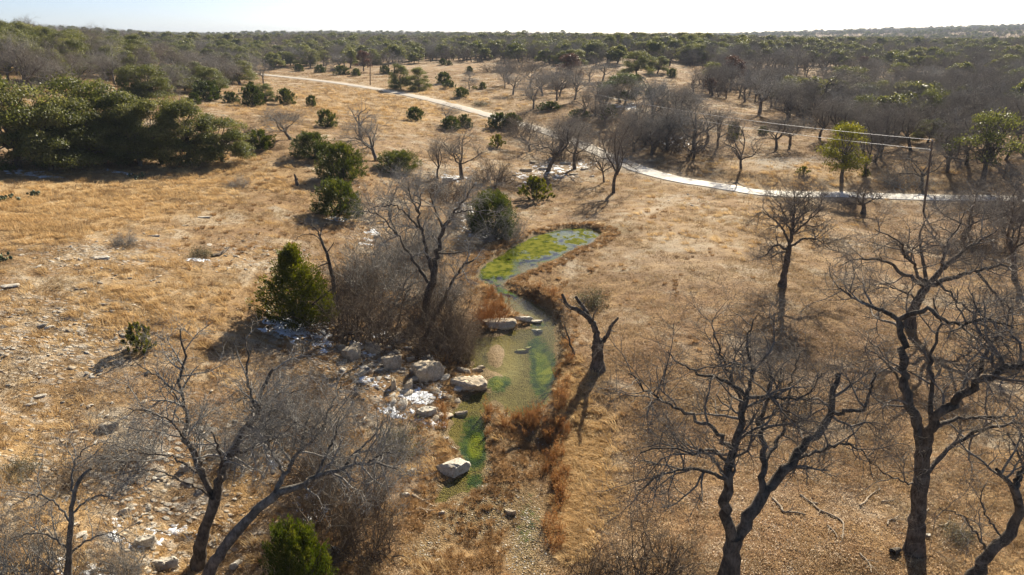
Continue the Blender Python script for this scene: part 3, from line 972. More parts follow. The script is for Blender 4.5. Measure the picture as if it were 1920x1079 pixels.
# ---------------------------------------------------------------- trees one can point to
G_OAKROW = 'live oaks of the grove above the grassy slope'
for a in [
 (35, 316, 132, 190, 'tall live oak at the left edge, biggest of the grove above the grassy slope'),
 (165, 300, 148, 200, 'broad olive live oak behind the front row of the left grove'),
 (95, 320, 195, 150, 'low drooping live oak in front of the tallest oak at the left edge'),
 (150, 314, 188, 150, 'rounded live oak with branches sweeping the ground, left part of the grove front'),
 (225, 304, 166, 150, 'live oak with a high rounded top in the middle of the left grove'),
 (262, 312, 200, 110, 'small dense live oak behind the grey bare sapling of the left grove'),
 (305, 308, 188, 120, 'live oak with visible curved limbs, third from the right end of the left grove'),
 (352, 306, 190, 125, 'bright topped live oak, second from the right end of the left grove'),
 (418, 305, 210, 108, 'round live oak at the right end of the left grove'),
]:
    place_px('oak', *a, 'live oak', G_OAKROW)
place_px('grey', 266, 312, 258, 55, 'small grey leafless tree standing before the left oak grove', 'bare tree')

G_JUN = 'juniper bushes dotted over the rangeland'
for k, a in enumerate([
 ('bigjuniper', 558, 604, 455, 140, 'tall cone shaped yellow green juniper beside the dead snag', 0),
 ('bigjuniper', 634, 405, 335, 92, 'round dark juniper on the slope above the creek thicket', 1),
 ('bigjuniper', 641, 336, 268, 88, 'dense dark juniper standing just behind the round one on the slope', 2),
 ('bigjuniper', 745, 320, 282, 84, 'wide low juniper with yellowish tips below two bare trees', 1),
 ('bigjuniper', 586, 296, 248, 78, 'broad juniper bush at the right end of the golden grass', 2),
 ('juniper', 487, 278, 243, 60, 'dark juniper bush right of the oak grove end', 1),
 ('bigjuniper', 922, 440, 356, 100, 'large dark juniper hanging over the upper pool', 1),
 ('yjuniper', 1005, 374, 332, 56, 'yellow green juniper below the rock heap of the creek bend', 1),
 ('yjuniper', 263, 656, 605, 50, 'small bright yellow green juniper alone on the stony left slope', 0),
 ('bigjuniper', 562, 1112, 980, 120, 'yellow green juniper at the bottom edge beside the leaning grey tree', 1),
 ('juniper', 778, 226, 201, 38, 'neat round juniper between the ranch road and two bare trees', 0),
 ('juniper', 613, 238, 204, 36, 'upright juniper bush at the right of the brown leafless thicket', 2),
 ('juniper', 845, 243, 218, 46, 'olive juniper bush below the small bare tree by the road', 3),
 ('juniper', 871, 240, 214, 30, 'smaller juniper touching the olive one below the road', 1),
 ('juniper', 934, 241, 211, 42, 'left one of the two junipers at the road end', 3),
 ('juniper', 960, 240, 212, 40, 'right one of the two junipers at the road end', 0),
 ('yjuniper', 932, 276, 252, 28, 'small yellowish juniper alone in the pale grass above the creek trees', 1),
 ('juniper', 864, 182, 163, 30, 'round juniper in the field beyond the ranch road, nearest the road', 2),
 ('juniper', 832, 157, 135, 32, 'larger juniper of the clump beyond the double live oak', 0),
 ('juniper', 842, 165, 151, 24, 'lower juniper at the foot of the clump beyond the double live oak', 1),
 ('juniper', 905, 167, 154, 16, 'tiny round juniper in the far field right of the road', 3),
 ('yjuniper', 890, 167, 161, 14, 'very small yellow bush beside the tiny far juniper', 0),
 ('olivebrush', 905, 197, 186, 30, 'low grey green bush in the grass just beyond the road', 1),
 ('juniper', 1143, 224, 196, 28, 'upright juniper right of the second utility pole', 2),
 ('juniper', 1219, 185, 164, 26, 'round juniper to the right of the big dark live oak', 0),
 ('juniper', 1240, 170, 160, 14, 'tiny juniper upslope of the big dark live oak', 1),
 ('juniper', 1260, 145, 128, 22, 'juniper bush right of the twin rounded oaks', 2),
 ('juniper', 1085, 222, 204, 40, 'wide juniper at the foot of the tall twisted bare tree', 3),
 ('juniper', 1030, 206, 190, 44, 'flat dark juniper under the small bare trees left of the pole', 1),
 ('juniper', 390, 188, 151, 58, 'largest juniper of the row above the oak grove', 1),
 ('juniper', 365, 196, 174, 28, 'low juniper in front of the largest one above the oak grove', 0),
 ('juniper', 435, 194, 172, 26, 'small round juniper between two bigger bushes above the grove', 2),
 ('juniper', 473, 199, 158, 44, 'dark juniper of the pair with the small live oak on the upper slope', 3),
 ('juniper', 536, 196, 166, 36, 'juniper right of the small live oak on the upper slope', 0),
 ('juniper', 585, 200, 178, 22, 'pointed little juniper alone near the middle of the upper slope', 2),
 ('juniper', 265, 186, 154, 46, 'dark juniper under the bare trees behind the oak grove', 2),
 ('juniper', 345, 140, 118, 34, 'juniper in shade below the bare trees of the left hill', 1),
 ('juniper', 415, 150, 124, 34, 'juniper beneath the grey trees left of the road end', 3),
 ('juniper', 560, 134, 120, 22, 'first juniper of the row along the far wood edge', 0),
 ('juniper', 600, 137, 121, 24, 'second juniper of the row along the far wood edge', 1),
 ('juniper', 640, 140, 122, 26, 'third juniper of the row along the far wood edge', 2),
 ('juniper', 668, 143, 128, 20, 'fourth juniper of the row, left of the far utility pole', 3),
 ('juniper', 722, 139, 122, 22, 'juniper just right of the far utility pole', 1),
 ('juniper', 830, 122, 110, 16, 'left of two small junipers at the far wood edge', 0),
 ('juniper', 842, 123, 114, 12, 'right of two small junipers at the far wood edge', 2),
 ('juniper', 880, 136, 124, 14, 'small juniper alone in the far field', 3),
 ('juniper', 1195, 155, 140, 24, 'juniper at the foot of the red brown oak in the middle distance', 0),
 ('juniper', 1375, 255, 228, 26, 'juniper under the bare trees beyond the road', 1),
 ('juniper', 1430, 252, 236, 20, 'small juniper right of the one under the bare trees', 3),
 ('yjuniper', 1375, 263, 250, 14, 'tiny yellow green bush in the grass under the bare trees', 0),
 ('yjuniper', 1505, 326, 312, 22, 'little green bush left of the yellow green oak', 1),
 ('yjuniper', 1622, 332, 316, 16, 'little green bush right of the yellow green oak trunk', 0),
]):
    place_px(*a[:5], a[5], 'juniper' if a[0] != 'olivebrush' else 'shrub', G_JUN if a[0] != 'olivebrush' else None, var=a[6])

for a in [
 ('oak', 497, 194, 158, 44, 'small pale live oak standing between two dark junipers on the upper slope', 0),
 ('oak', 752, 168, 121, 46, 'left half of the double live oak beside the ranch road', 1),
 ('oak', 786, 171, 128, 46, 'right half of the double live oak beside the ranch road', 3),
 ('darkoak', 1162, 193, 139, 90, 'big dark spreading live oak in the middle distance', 0),
 ('oak', 1194, 143, 97, 62, 'rounded light green live oak, larger of the twin oaks on the rise', 0),
 ('oak', 1232, 138, 104, 48, 'smaller of the twin live oaks on the rise', 2),
 ('yellowoak', 1578, 345, 230, 104, 'bright yellow green oak with a dark trunk beside the road', 0),
 ('darkoak', 1652, 208, 170, 66, 'left oak of the dark evergreen clump in the right wood', 1),
 ('darkoak', 1695, 214, 174, 74, 'middle oak of the dark evergreen clump in the right wood', 0),
 ('oak', 1742, 218, 178, 62, 'right oak of the dark evergreen clump in the right wood', 1),
 ('oak', 1738, 268, 221, 58, 'olive green oak crown behind the near utility pole', 2),
 ('oak', 1775, 264, 232, 54, 'light green oak to the right of the near utility pole', 0),
 ('thinoak', 1842, 346, 211, 135, 'tall thin leaved oak with a leaning dark trunk near the right edge', 0),
 ('darkoak', 1900, 235, 178, 80, 'dark evergreen oak in the wood at the right edge', 0),
 ('thinoak', 1790, 235, 195, 70, 'thin grey green oak left of the red brown one at the right', 1),
 ('redoak', 1068, 155, 102, 58, 'red brown leaved oak in the middle distance', 0),
 ('redoak', 1370, 163, 106, 58, 'red brown oak with a bent trunk at the edge of the right wood', 1),
 ('redoak', 1331, 177, 147, 32, 'small dark red brown oak on the stony rise', 0),
 ('redoak', 1822, 232, 192, 74, 'red brown oak in the wood near the right edge', 1),
 ('redoak', 682, 134, 96, 34, 'small red brown oak left of the far utility pole', 0),
]:
    place_px(*a[:5], a[5], 'oak', var=a[6])

for a in [
 ('sparse', 676, 262, 163, 62, 'tall nearly twigless dead tree beside the grey one on the slope'),
 ('grey', 706, 302, 202, 112, 'spreading grey leafless tree right of the tall dead one'),
 ('bare', 868, 336, 240, 112, 'spreading bare tree above the creek gully, left of the rock heap'),
 ('bare', 820, 335, 256, 62, 'slim forked bare tree left of the spreading one above the gully'),
 ('grey', 545, 262, 196, 104, 'low brownish leafless tree behind the golden grass'),
 ('grey', 838, 233, 195, 56, 'small bare tree behind two junipers below the road'),
 ('bare', 1026, 322, 215, 118, 'bare tree growing out of the snowy rock heap'),
 ('bare', 1078, 318, 222, 104, 'leaning bare tree between the rock heap and the road'),
 ('bare', 1150, 362, 213, 112, 'tall bare tree in front of the road with a twisted base'),
 ('bare', 1133, 342, 240, 62, 'thin curved bare tree just left of the tall one by the road'),
 ('bare', 1096, 222, 160, 56, 'twisted dark bare tree beside the second utility pole'),
 ('grey', 1000, 205, 150, 66, 'pale grey leafless tree above the road end'),
 ('grey', 962, 178, 133, 52, 'pale dead tree in the draw beyond the road'),
 ('bare', 1050, 292, 216, 96, 'bare tree behind the leaning one by the road'),
 ('bare', 995, 285, 222, 84, 'dense bare tree hiding a juniper at the creek bend'),
 ('bare', 1188, 288, 214, 88, 'bare tree beyond the road, left of the dark rock heap'),
 ('bare', 1232, 270, 186, 108, 'broad bare tree on the dark rock heap beyond the road'),
 ('grey', 1300, 284, 188, 122, 'wide grey bare tree right of the dark rock heap'),
 ('bare', 1345, 278, 203, 76, 'bare tree with a bent trunk in the grass beyond the road'),
 ('bare', 1390, 320, 212, 96, 'tall bare tree standing forward of the right wood'),
 ('bare', 1455, 280, 203, 84, 'straight bare tree before the right wood'),
 ('bare', 1482, 272, 215, 74, 'slanting bare tree with a flat top before the right wood'),
 ('bare', 1528, 216, 128, 130, 'large dark bare oak in the heart of the right wood'),
 ('grey', 1425, 212, 133, 120, 'grey round topped bare tree left of the large dark one'),
 ('bare', 1622, 330, 205, 104, 'bare tree rising just right of the yellow green oak'),
 ('bare', 1727, 352, 262, 92, 'bare tree left of the near utility pole'),
 ('bare', 1778, 309, 262, 62, 'small leaning bare tree right of the near utility pole'),
 ('bare', 1640, 305, 235, 60, 'pale trunked bare tree leaning behind the yellow green oak'),
 ('grey', 1570, 250, 190, 80, 'grey rounded bare tree left of the dark evergreen clump'),
 ('grey', 1660, 262, 200, 96, 'grey bare tree in front of the dark evergreen clump'),
 ('bare', 1880, 440, 318, 130, 'bare tree at the right edge beside the road'),
 ('bare', 1904, 525, 330, 130, 'tall bare tree with a thick trunk cut by the right edge'),
 ('bare', 1800, 455, 345, 150, 'upright bare tree below the road at the near pole'),
 ('bare', 1540, 380, 345, 40, 'small leafless sapling on the near road edge'),
 ('bare', 1492, 375, 335, 36, 'little bare sapling left of the other one at the road edge'),
 ('bare', 1830, 372, 325, 56, 'little bare tree on the road edge right of the near pole'),
 ('bare', 1918, 372, 300, 120, 'bare tree crown at the right edge above the road'),
 ('bare', 125, 165, 80, 76, 'grey bare tree on the left hill above the oak grove'),
 ('grey', 215, 160, 82, 70, 'pale bare tree on the left hill in front of the hill oaks'),
 ('bare', 258, 158, 84, 64, 'bare tree with a forked trunk on the left hill'),
 ('bare', 285, 162, 92, 56, 'crooked bare tree at the foot of the left hill'),
 ('grey', 307, 178, 134, 52, 'low grey bare tree in front of the junipers of the left hill'),
 ('grey', 393, 155, 100, 54, 'tall pale bare tree beside the hidden road end'),
 ('grey', 450, 160, 108, 66, 'leaning grey bare tree at the visible road end'),
 ('bare', 70, 150, 98, 76, 'bare tree on the left hill nearest the left edge'),
 ('bare', 15, 150, 90, 80, 'dark bare tree cut by the left edge on the hill'),
 ('grey', 640, 130, 96, 40, 'grey bare tree over the row of far junipers'),
 ('grey', 740, 135, 100, 46, 'grey bare tree behind the double live oak'),
 ('grey', 880, 150, 132, 26, 'little grey shrubby tree in the far field'),
 ('grey', 880, 168, 140, 40, 'grey leafless bush beside the far junipers'),
 ('grey', 1105, 155, 118, 46, 'grey bare tree right of the red brown oak'),
 ('grey', 1130, 152, 112, 50, 'tall grey bare tree behind the big dark live oak'),
 ('bare', 1255, 205, 150, 70, 'bare tree on the stony rise right of the dark live oak'),
 ('bare', 1290, 215, 160, 70, 'bare tree on the stony rise above the wires'),
 ('bare', 1300, 175, 130, 60, 'bare tree on the crest of the stony rise'),
]:
    place_px(*a[:4], a[4] * 1.22, a[5], 'bare tree', 'leafless trees of the creek and rangeland')

G_SCRUB = 'leafless scrub along the creek'
for k, a in enumerate([
 ('brush', 660, 622, 505, 150, 'wide dark brush right of the cone shaped juniper'),
 ('greybrush', 722, 560, 430, 150, 'tall silvery brush left of the large creek tree'),
 ('greybrush', 790, 475, 375, 110, 'silvery brush right behind the large creek tree limbs'),
 ('greybrush', 695, 525, 430, 110, 'pale grey brush between the dead snag and the creek tree'),
 ('greybrush', 830, 560, 470, 80, 'pale grey brush at the right of the creek tree trunk'),
 ('greybrush', 760, 500, 395, 110, 'silvery twiggy brush behind the large creek tree'),
 ('brush', 720, 632, 515, 140, 'dense brown brush on the rocky bank'),
 ('brush', 830, 668, 560, 120, 'brown brush overhanging the lower pool'),
 ('brush', 850, 640, 545, 90, 'thin brown brush at the foot of the creek tree'),
 ('brush', 868, 675, 590, 60, 'reddish brush leaning over the pool edge'),
 ('brush', 815, 615, 505, 100, 'brush tangled around the base of the creek tree'),
 ('brush', 660, 560, 470, 100, 'brush behind the dead snag of the left bank'),
 ('rustbrush', 920, 604, 530, 56, 'rust coloured bush on the rock ledge of the riffle'),
 ('greybrush', 940, 450, 385, 80, 'silvery bush at the head of the upper pool'),
 ('greybrush', 880, 430, 355, 80, 'silvery bush left of the big dark juniper'),
 ('brush', 545, 810, 705, 120, 'brown brush right of the forked grey tree'),
 ('brush', 610, 890, 740, 120, 'brown brush behind the long leaning limb'),
 ('greybrush', 665, 930, 740, 150, 'pale brush at the tip of the leaning grey tree'),
 ('brush', 610, 1010, 850, 150, 'brown brush under the leaning grey tree'),
 ('brush', 690, 1030, 890, 120, 'brown brush beside the gravel of the creek'),
 ('greybrush', 440, 850, 770, 90, 'pale twiggy brush behind the forked grey tree'),
 ('greybrush', 250, 860, 770, 100, 'pale twiggy brush left of the forked grey tree'),
 ('greybrush', 60, 1090, 920, 150, 'pale brush in the bottom left corner'),
 ('greybrush', 220, 1095, 1000, 100, 'pale brush at the bottom edge left of the forked tree'),
 ('brush', 1225, 1085, 955, 170, 'dark brown brush at the bottom edge left of the big right tree'),
 ('brush', 1120, 1090, 1010, 90, 'small dark brush at the bottom edge beside the gravel bar'),
 ('olivebrush', 752, 842, 780, 74, 'olive green bush on the bank above the white slab'),
 ('olivebrush', 1106, 573, 534, 62, 'grey olive round bush beside the broken snag on the meadow'),
 ('olivebrush', 375, 482, 457, 36, 'little olive bush with a dark log on the left slope'),
 ('greybrush', 448, 350, 325, 34, 'grey leafless bush in the golden grass'),
 ('greybrush', 238, 458, 428, 44, 'thin grey leafless bush beside pale stones'),
 ('brush', 845, 375, 315, 90, 'brown brush in the gully below the spreading bare tree'),
 ('brush', 925, 340, 285, 80, 'brown brush at the left of the snowy rock heap'),
 ('brush', 1270, 280, 225, 90, 'dark brush on the rock heap beyond the road'),
 ('brush', 1060, 300, 255, 70, 'brown brush between the leaning trees by the road'),
 ('brush', 1200, 250, 205, 70, 'brown brush beyond the road under the wires'),
 ('brush', 980, 250, 205, 70, 'brown brush behind the two junipers at the road end'),
 ('brush', 935, 135, 110, 60, 'dark thicket in the far draw, left side'),
 ('brush', 980, 132, 105, 70, 'dark thicket in the far draw, right side'),
 ('brush', 1850, 470, 400, 120, 'brown brush under the right edge trees'),
 ('brush', 450, 265, 225, 60, 'grey brown brush right of the oak grove top'),
 ('brush', 530, 225, 200, 60, 'grey brush on the upper slope below the small live oak'),
 ('greybrush', 1700, 350, 310, 90, 'grey brush on the far side of the road before the near pole'),
 ('brush', 120, 905, 860, 80, 'low dark bush in the grass at the lower left'),
 ('olivebrush', 40, 890, 855, 60, 'greenish low bush at the lower left edge'),
 ('olivebrush', 1800, 1005, 985, 60, 'low green weeds beside the twisted trunk at the lower right'),
]):
    place_px(*a[:5], a[5], 'shrub', G_SCRUB)

# ---------------------------------------------------------------- woods: every tree an individual as far as they show, then one mass
def in_poly(px, py, poly):
    c = False
    for i in range(len(poly)):
        ax, ay = poly[i]; bx, by = poly[(i + 1) % len(poly)]
        if (ay > py) != (by > py) and px < (bx - ax) * (py - ay) / (by - ay + 1e-9) + ax: c = not c
    return c

ZONES = [
 ('hill', [(0, 60), (0, 140), (110, 135), (250, 128), (330, 120), (480, 112), (480, 96), (250, 88), (110, 70)], 112, (('oak', 0.46), ('thinoak', 0.2), ('bare', 0.24), ('juniper', 0.10)), 'on the left hill'),
 ('slope', [(0, 138), (0, 176), (120, 180), (330, 190), (480, 176), (500, 150), (480, 118), (300, 124)], 40, (('bare', 0.36), ('grey', 0.30), ('oak', 0.20), ('juniper', 0.14)), 'on the upper left slope'),
 ('roadwood', [(300, 104), (480, 128), (560, 124), (700, 126), (840, 112), (840, 96), (480, 92)], 66, (('oak', 0.46), ('thinoak', 0.14), ('grey', 0.34), ('juniper', 0.06)), 'in the wood beyond the road end'),
 ('centre', [(700, 96), (840, 113), (930, 108), (1090, 118), (1090, 96), (900, 88)], 46, (('grey', 0.62), ('oak', 0.30), ('juniper', 0.08)), 'in the wood beyond the far field'),
 ('rise', [(1000, 92), (1060, 126), (1180, 104), (1300, 118), (1400, 130), (1420, 92)], 56, (('oak', 0.66), ('grey', 0.26), ('juniper', 0.08)), 'in the green wood on the rise'),
 ('right', [(1380, 108), (1300, 150), (1330, 190), (1420, 200), (1480, 232), (1600, 246), (1720, 244), (1920, 262), (1920, 118), (1700, 112)], 142, (('bare', 0.50), ('grey', 0.34), ('thinoak', 0.08), ('oak', 0.05), ('redoak', 0.03)), 'in the right wood'),
 ('back', [(1400, 93), (1400, 108), (1920, 122), (1920, 97)], 22, (('bare', 0.5), ('grey', 0.2), ('oak', 0.3)), 'at the back of the right wood'),
 ('draw', [(930, 190), (990, 200), (1060, 215), (1160, 250), (1230, 300), (1330, 300), (1330, 220), (1180, 200), (1060, 160), (960, 140)], 30, (('bare', 0.6), ('grey', 0.4)), 'in the draw beyond the road'),
 ('margin', [(1560, 250), (1500, 262), (1620, 300), (1800, 330), (1920, 330), (1920, 260)], 18, (('bare', 0.75), ('grey', 0.25)), 'at the right wood edge'),
]
SIZE = {'oak': (6.6, 9.2, 9.0, 13.0), 'thinoak': (7.0, 9.5, 9, 12.0), 'bare': (7.0, 10.5, 9.0, 14.0), 'grey': (7.0, 10.5, 9.0, 13.5), 'juniper': (2.4, 4.2, 2.6, 4.6), 'redoak': (6, 7.5, 7, 9), 'darkoak': (6, 8, 8, 10)}
WORDS = {'oak': ('green live oak', 'live oak'), 'thinoak': ('thin leaved oak', 'oak'), 'bare': ('dark bare tree', 'bare tree'), 'grey': ('grey bare tree', 'bare tree'), 'juniper': ('juniper', 'juniper'), 'redoak': ('red brown oak', 'oak')}
LANDMARKS = [(1528, 170, 'the large dark oak'), (1690, 192, 'the dark evergreen clump'), (1578, 290, 'the yellow green oak'), (1370, 135, 'the bent red brown oak'), (1331, 162, 'the small red brown oak'), (1068, 128, 'the first red brown oak'),
 (1210, 120, 'the twin live oaks'), (1162, 165, 'the big dark live oak'), (770, 145, 'the double live oak'), (694, 125, 'the far utility pole'), (490, 140, 'the visible road end'), (1748, 264, 'the near utility pole'), (1822, 210, 'the edge red brown oak'),
 (1842, 280, 'the leaning thin leaved oak'), (390, 168, 'the largest upper juniper'), (125, 122, 'the hill tree above the grove'), (258, 120, 'the forked hill tree'), (265, 170, 'the shaded hill juniper'), (955, 120, 'the far thicket'), (1117, 200, 'the middle utility pole'), (15, 120, 'the left edge tree'), (1425, 172, 'the round topped grey tree'), (1900, 205, 'the right edge evergreen')]
def beside(px, py):
    """which landmark it stands nearest to in the view, and on which side of it"""
    best = min(LANDMARKS, key=lambda l: (l[0] - px) ** 2 + ((l[1] - py) * 2.2) ** 2)
    dx, dy = px - best[0], py - best[1]
    if abs(dx) < 22: side = 'behind' if dy < 12 else 'before'
    else:
        side = ('left of' if dx < 0 else 'right of')
        if abs(dx) > 120: side = 'far ' + side
        elif abs(dx) < 55: side = 'just ' + side
    return side + ' ' + best[2]
rz_ = random.Random(5)
placed = []
def trim(t, n):
    for w in (' the ', ' just ', ' far ', ' well ', ' close ', ' hand ', ' visible ', ' wooded ', ' large ', ' wide ', ' narrow '):
        if len(t.split()) > n: t = t.replace(w, ' ')
    return t
SAME = []      # things whose labels may coincide, with their place across the view
def tell_apart():
    by = {}
    for o, px in SAME: by.setdefault(o['label'], []).append((px, o))
    for lb, l in by.items():
        if len(l) < 2: continue
        l.sort(key=lambda e: e[0])
        w = {2: ('left hand', 'right hand'), 3: ('leftmost', 'middle', 'rightmost'), 4: ('leftmost', 'second', 'third', 'rightmost'), 5: ('leftmost', 'second', 'third', 'fourth', 'rightmost')}.get(len(l))
        if w is None: continue
        for k, (px, o) in zip(w, l):
            t = k + ' ' + lb
            o['label'] = trim(t, 16)
for nm, poly, cnt, mixk, where in ZONES:
    xs = [p[0] for p in poly]; ys = [p[1] for p in poly]
    got = tries = 0
    while got < cnt and tries < cnt * 40:
        tries += 1
        px, py = rz_.uniform(min(xs), max(xs)), rz_.uniform(min(ys), max(ys))
        if not in_poly(px, py, poly): continue
        b = at(px, py)
        if b is None or b[1] > 900: continue
        if any((b[0] - q[0]) ** 2 + (b[1] - q[1]) ** 2 < 4.8 ** 2 for q in placed): continue
        if road_dist(b[:1], b[1:2])[0][0] < 6: continue
        r = rz_.random(); acc = 0
        for kd, w in mixk:
            acc += w
            if r <= acc: break
        h0, h1, w0, w1 = SIZE[kd]
        wd, cat = WORDS[kd]
        hh, ww = rz_.uniform(h0, h1), rz_.uniform(w0, w1)
        th, tw_ = (hh - h0) / (h1 - h0), (ww - w0) / (w1 - w0)
        look = ('tall ' if th > 0.66 else 'low ' if th < 0.33 else '') + ('wide ' if tw_ > 0.66 else 'narrow ' if tw_ < 0.33 else '')
        lb = look + wd + ' ' + where + ' ' + beside(px, py)
        lb = trim(lb, 15)
        tr_ = place(kd, b, hh, ww, lb, cat, wd + 's ' + where, rotz=rz_.uniform(0, 6.28))
        SAME.append((tr_, float(project(np.array(b))[0])))
        placed.append(b); got += 1

def scatter(name, P, rot, scl, protos_, label, kind='stuff'):
    """points with instances of the given objects' meshes: for what nobody could count"""
    me = bpy.data.meshes.new(name + '_points')
    me.vertices.add(len(P)); me.vertices.foreach_set('co', np.ascontiguousarray(P, np.float32).ravel())
    a = me.attributes.new('rot', 'FLOAT_VECTOR', 'POINT'); a.data.foreach_set('vector', np.ascontiguousarray(rot, np.float32).ravel())
    a = me.attributes.new('scl', 'FLOAT_VECTOR', 'POINT'); a.data.foreach_set('vector', np.ascontiguousarray(scl, np.float32).ravel())
    rs = np.random.default_rng(len(P))
    a = me.attributes.new('pick', 'INT', 'POINT'); a.data.foreach_set('value', rs.integers(0, len(protos_), len(P)).astype(np.int32))
    o = obj(name, me, kind=kind, label=label)
    g = bpy.data.node_groups.new(name + '_nodes', 'GeometryNodeTree')
    g.interface.new_socket('Geometry', in_out='INPUT', socket_type='NodeSocketGeometry')
    g.interface.new_socket('Geometry', in_out='OUTPUT', socket_type='NodeSocketGeometry')
    gi, go = g.nodes.new('NodeGroupInput'), g.nodes.new('NodeGroupOutput')
    ip = g.nodes.new('GeometryNodeInstanceOnPoints'); jn = g.nodes.new('GeometryNodeJoinGeometry')
    for p in protos_:
        oi = g.nodes.new('GeometryNodeObjectInfo'); oi.transform_space = 'ORIGINAL'
        oi.inputs['Object'].default_value = p; oi.inputs['As Instance'].default_value = True
        g.links.new(oi.outputs['Geometry'], jn.inputs[0])
    def named(nm, t):
        nd = g.nodes.new('GeometryNodeInputNamedAttribute'); nd.data_type = t; nd.inputs['Name'].default_value = nm
        return nd.outputs['Attribute']
    g.links.new(gi.outputs[0], ip.inputs['Points']); g.links.new(jn.outputs[0], ip.inputs['Instance'])
    ip.inputs['Pick Instance'].default_value = True
    g.links.new(named('pick', 'INT'), ip.inputs['Instance Index'])
    g.links.new(named('rot', 'FLOAT_VECTOR'), ip.inputs['Rotation'])
    g.links.new(named('scl', 'FLOAT_VECTOR'), ip.inputs['Scale'])
    g.links.new(ip.outputs[0], go.inputs[0])
    md = o.modifiers.new('scatter', 'NODES'); md.node_group = g
    return o

def joined(parts, name):
    """both meshes of a small far tree as one"""
    V, Q, mi, mats, var, nn = [], [], [], [], [], 0
    for k, (pn, me) in enumerate(parts):
        v = np.empty(len(me.vertices) * 3, np.float32); me.vertices.foreach_get('co', v); v = v.reshape(-1, 3)
        q = np.empty(len(me.loops), np.int32); me.loops.foreach_get('vertex_index', q); q = q.reshape(-1, 4)
        V.append(v); Q.append(q + nn); nn += len(v); mi.append(np.full(len(q), k)); mats.append(me.materials[0].name)
        a = np.empty(len(v), np.float32); me.attributes['var'].data.foreach_get('value', a); var.append(a)
    return mk_mesh(name, np.vstack(V), np.vstack(Q), None, False, mats, np.concatenate(var), np.concatenate(mi))

far_spots = [(260, 98), (520, 100), (760, 92), (1340, 98), (1560, 97), (1760, 99)]
far_objs = []
for k, (px, py) in enumerate(far_spots):
    kd = 'farbare' if k % 2 else 'faroak'
    me = joined(PROTO[kd, k // 2][0], 'far_tree')
    b = at(px, py)
    o = obj('bare_tree' if k % 2 else 'live_oak', me, loc=b)
    far_objs.append(o)
    tag(o, ('hazy leafless tree ' if k % 2 else 'hazy green live oak ') + ('in the far wood at the left', 'in the far wood beyond the road end', 'at the back of the central wood', 'on the skyline of the rise', 'at the back of the right wood', 'far back near the right skyline')[k], 'bare tree' if k % 2 else 'live oak')

def far_wood():
    rng = np.random.default_rng(9)
    M = 42000
    a = rng.uniform(-0.95, 0.95, M); ly = math.log(330) + (math.log(4600) - math.log(330)) * rng.random(M) ** 0.8
    y = np.exp(ly); x = a * y
    z = height(x, y, False)
    px, py = project(np.stack([x, y, z], -1))
    dens = 0.45 + 0.8 * fbm(x / 120.0, y / 120.0, 3, 91) + 0.7 * fbm(x / 500.0, y / 500.0, 2, 95) * smooth(400, 900, y) + 0.35 * smooth(450, 900, y) + 0.3 * smooth(1200, 2000, y)
    # clearings: the field beyond the road, and the pale bare hillside at the far right
    dens = dens - 1.5 * blob(px, py, 900, 150, 330, 40) - 1.2 * blob(px, py, 640, 150, 250, 24) - 1.2 * blob(px, py, 1890, 93, 90, 5)
    keep = (rng.random(M) < dens) & (road_dist(x, y)[0] > 7)
    x, y, z = x[keep], y[keep], z[keep]
    s = rng.uniform(0.55, 1.3, len(x)) * (1 + 0.6 * smooth(900, 3000, y))
    rot = np.zeros((len(x), 3)); rot[:, 2] = rng.uniform(0, 6.28, len(x))
    scatter('far_woodland', np.stack([x, y, z - 0.2], -1), rot, np.stack([s * 1.15, s * 1.15, s], -1), far_objs + far_objs[1::2] * 2, 'distant hazy woodland of oaks and bare trees up to the skyline')
far_wood()

def right_wood_rest():
    """the trees of the right wood past the individual ones"""
    rng = np.random.default_rng(19)
    M = 2600
    a = rng.uniform(0.22, 0.85, M); y = np.exp(rng.uniform(math.log(150), math.log(420), M)); x = a * y
    z = height(x, y, False)
    px, py = project(np.stack([x, y, z], -1))
    poly = np.array([(1330, 100), (1290, 150), (1330, 185), (1440, 205), (1500, 238), (1620, 252), (1760, 262), (1960, 285), (1960, 100)], float)
    w = (sd_poly(px, py, poly) < 0) * (0.30 + 0.55 * fbm(x / 40.0, y / 40.0, 2, 93))
    keep = (rng.random(M) < w) & (road_dist(x, y)[0] > 8)
    x, y, z = x[keep], y[keep], z[keep]
    s = rng.uniform(0.8, 1.35, len(x)); sw = s * rng.uniform(0.95, 1.3, len(x))
    rot = np.zeros((len(x), 3)); rot[:, 2] = rng.uniform(0, 6.28, len(x))
    bare_objs = far_objs[1::2]
    scatter('bare_woodland', np.stack([x, y, z - 0.15], -1), rot, np.stack([sw, sw, s], -1), bare_objs * 6 + far_objs[:1], 'mass of leafless trees filling the wood at the right')
right_wood_rest()
# ---------------------------------------------------------------- large bare trees in front, limb by limb
def px_path(pts, Y0):
    a = np.array(pts, float)
    dy = a[:, 2] if a.shape[1] > 2 else np.zeros(len(a))
    return on_plane_y(a[:, 0], a[:, 1], Y0 + dy)

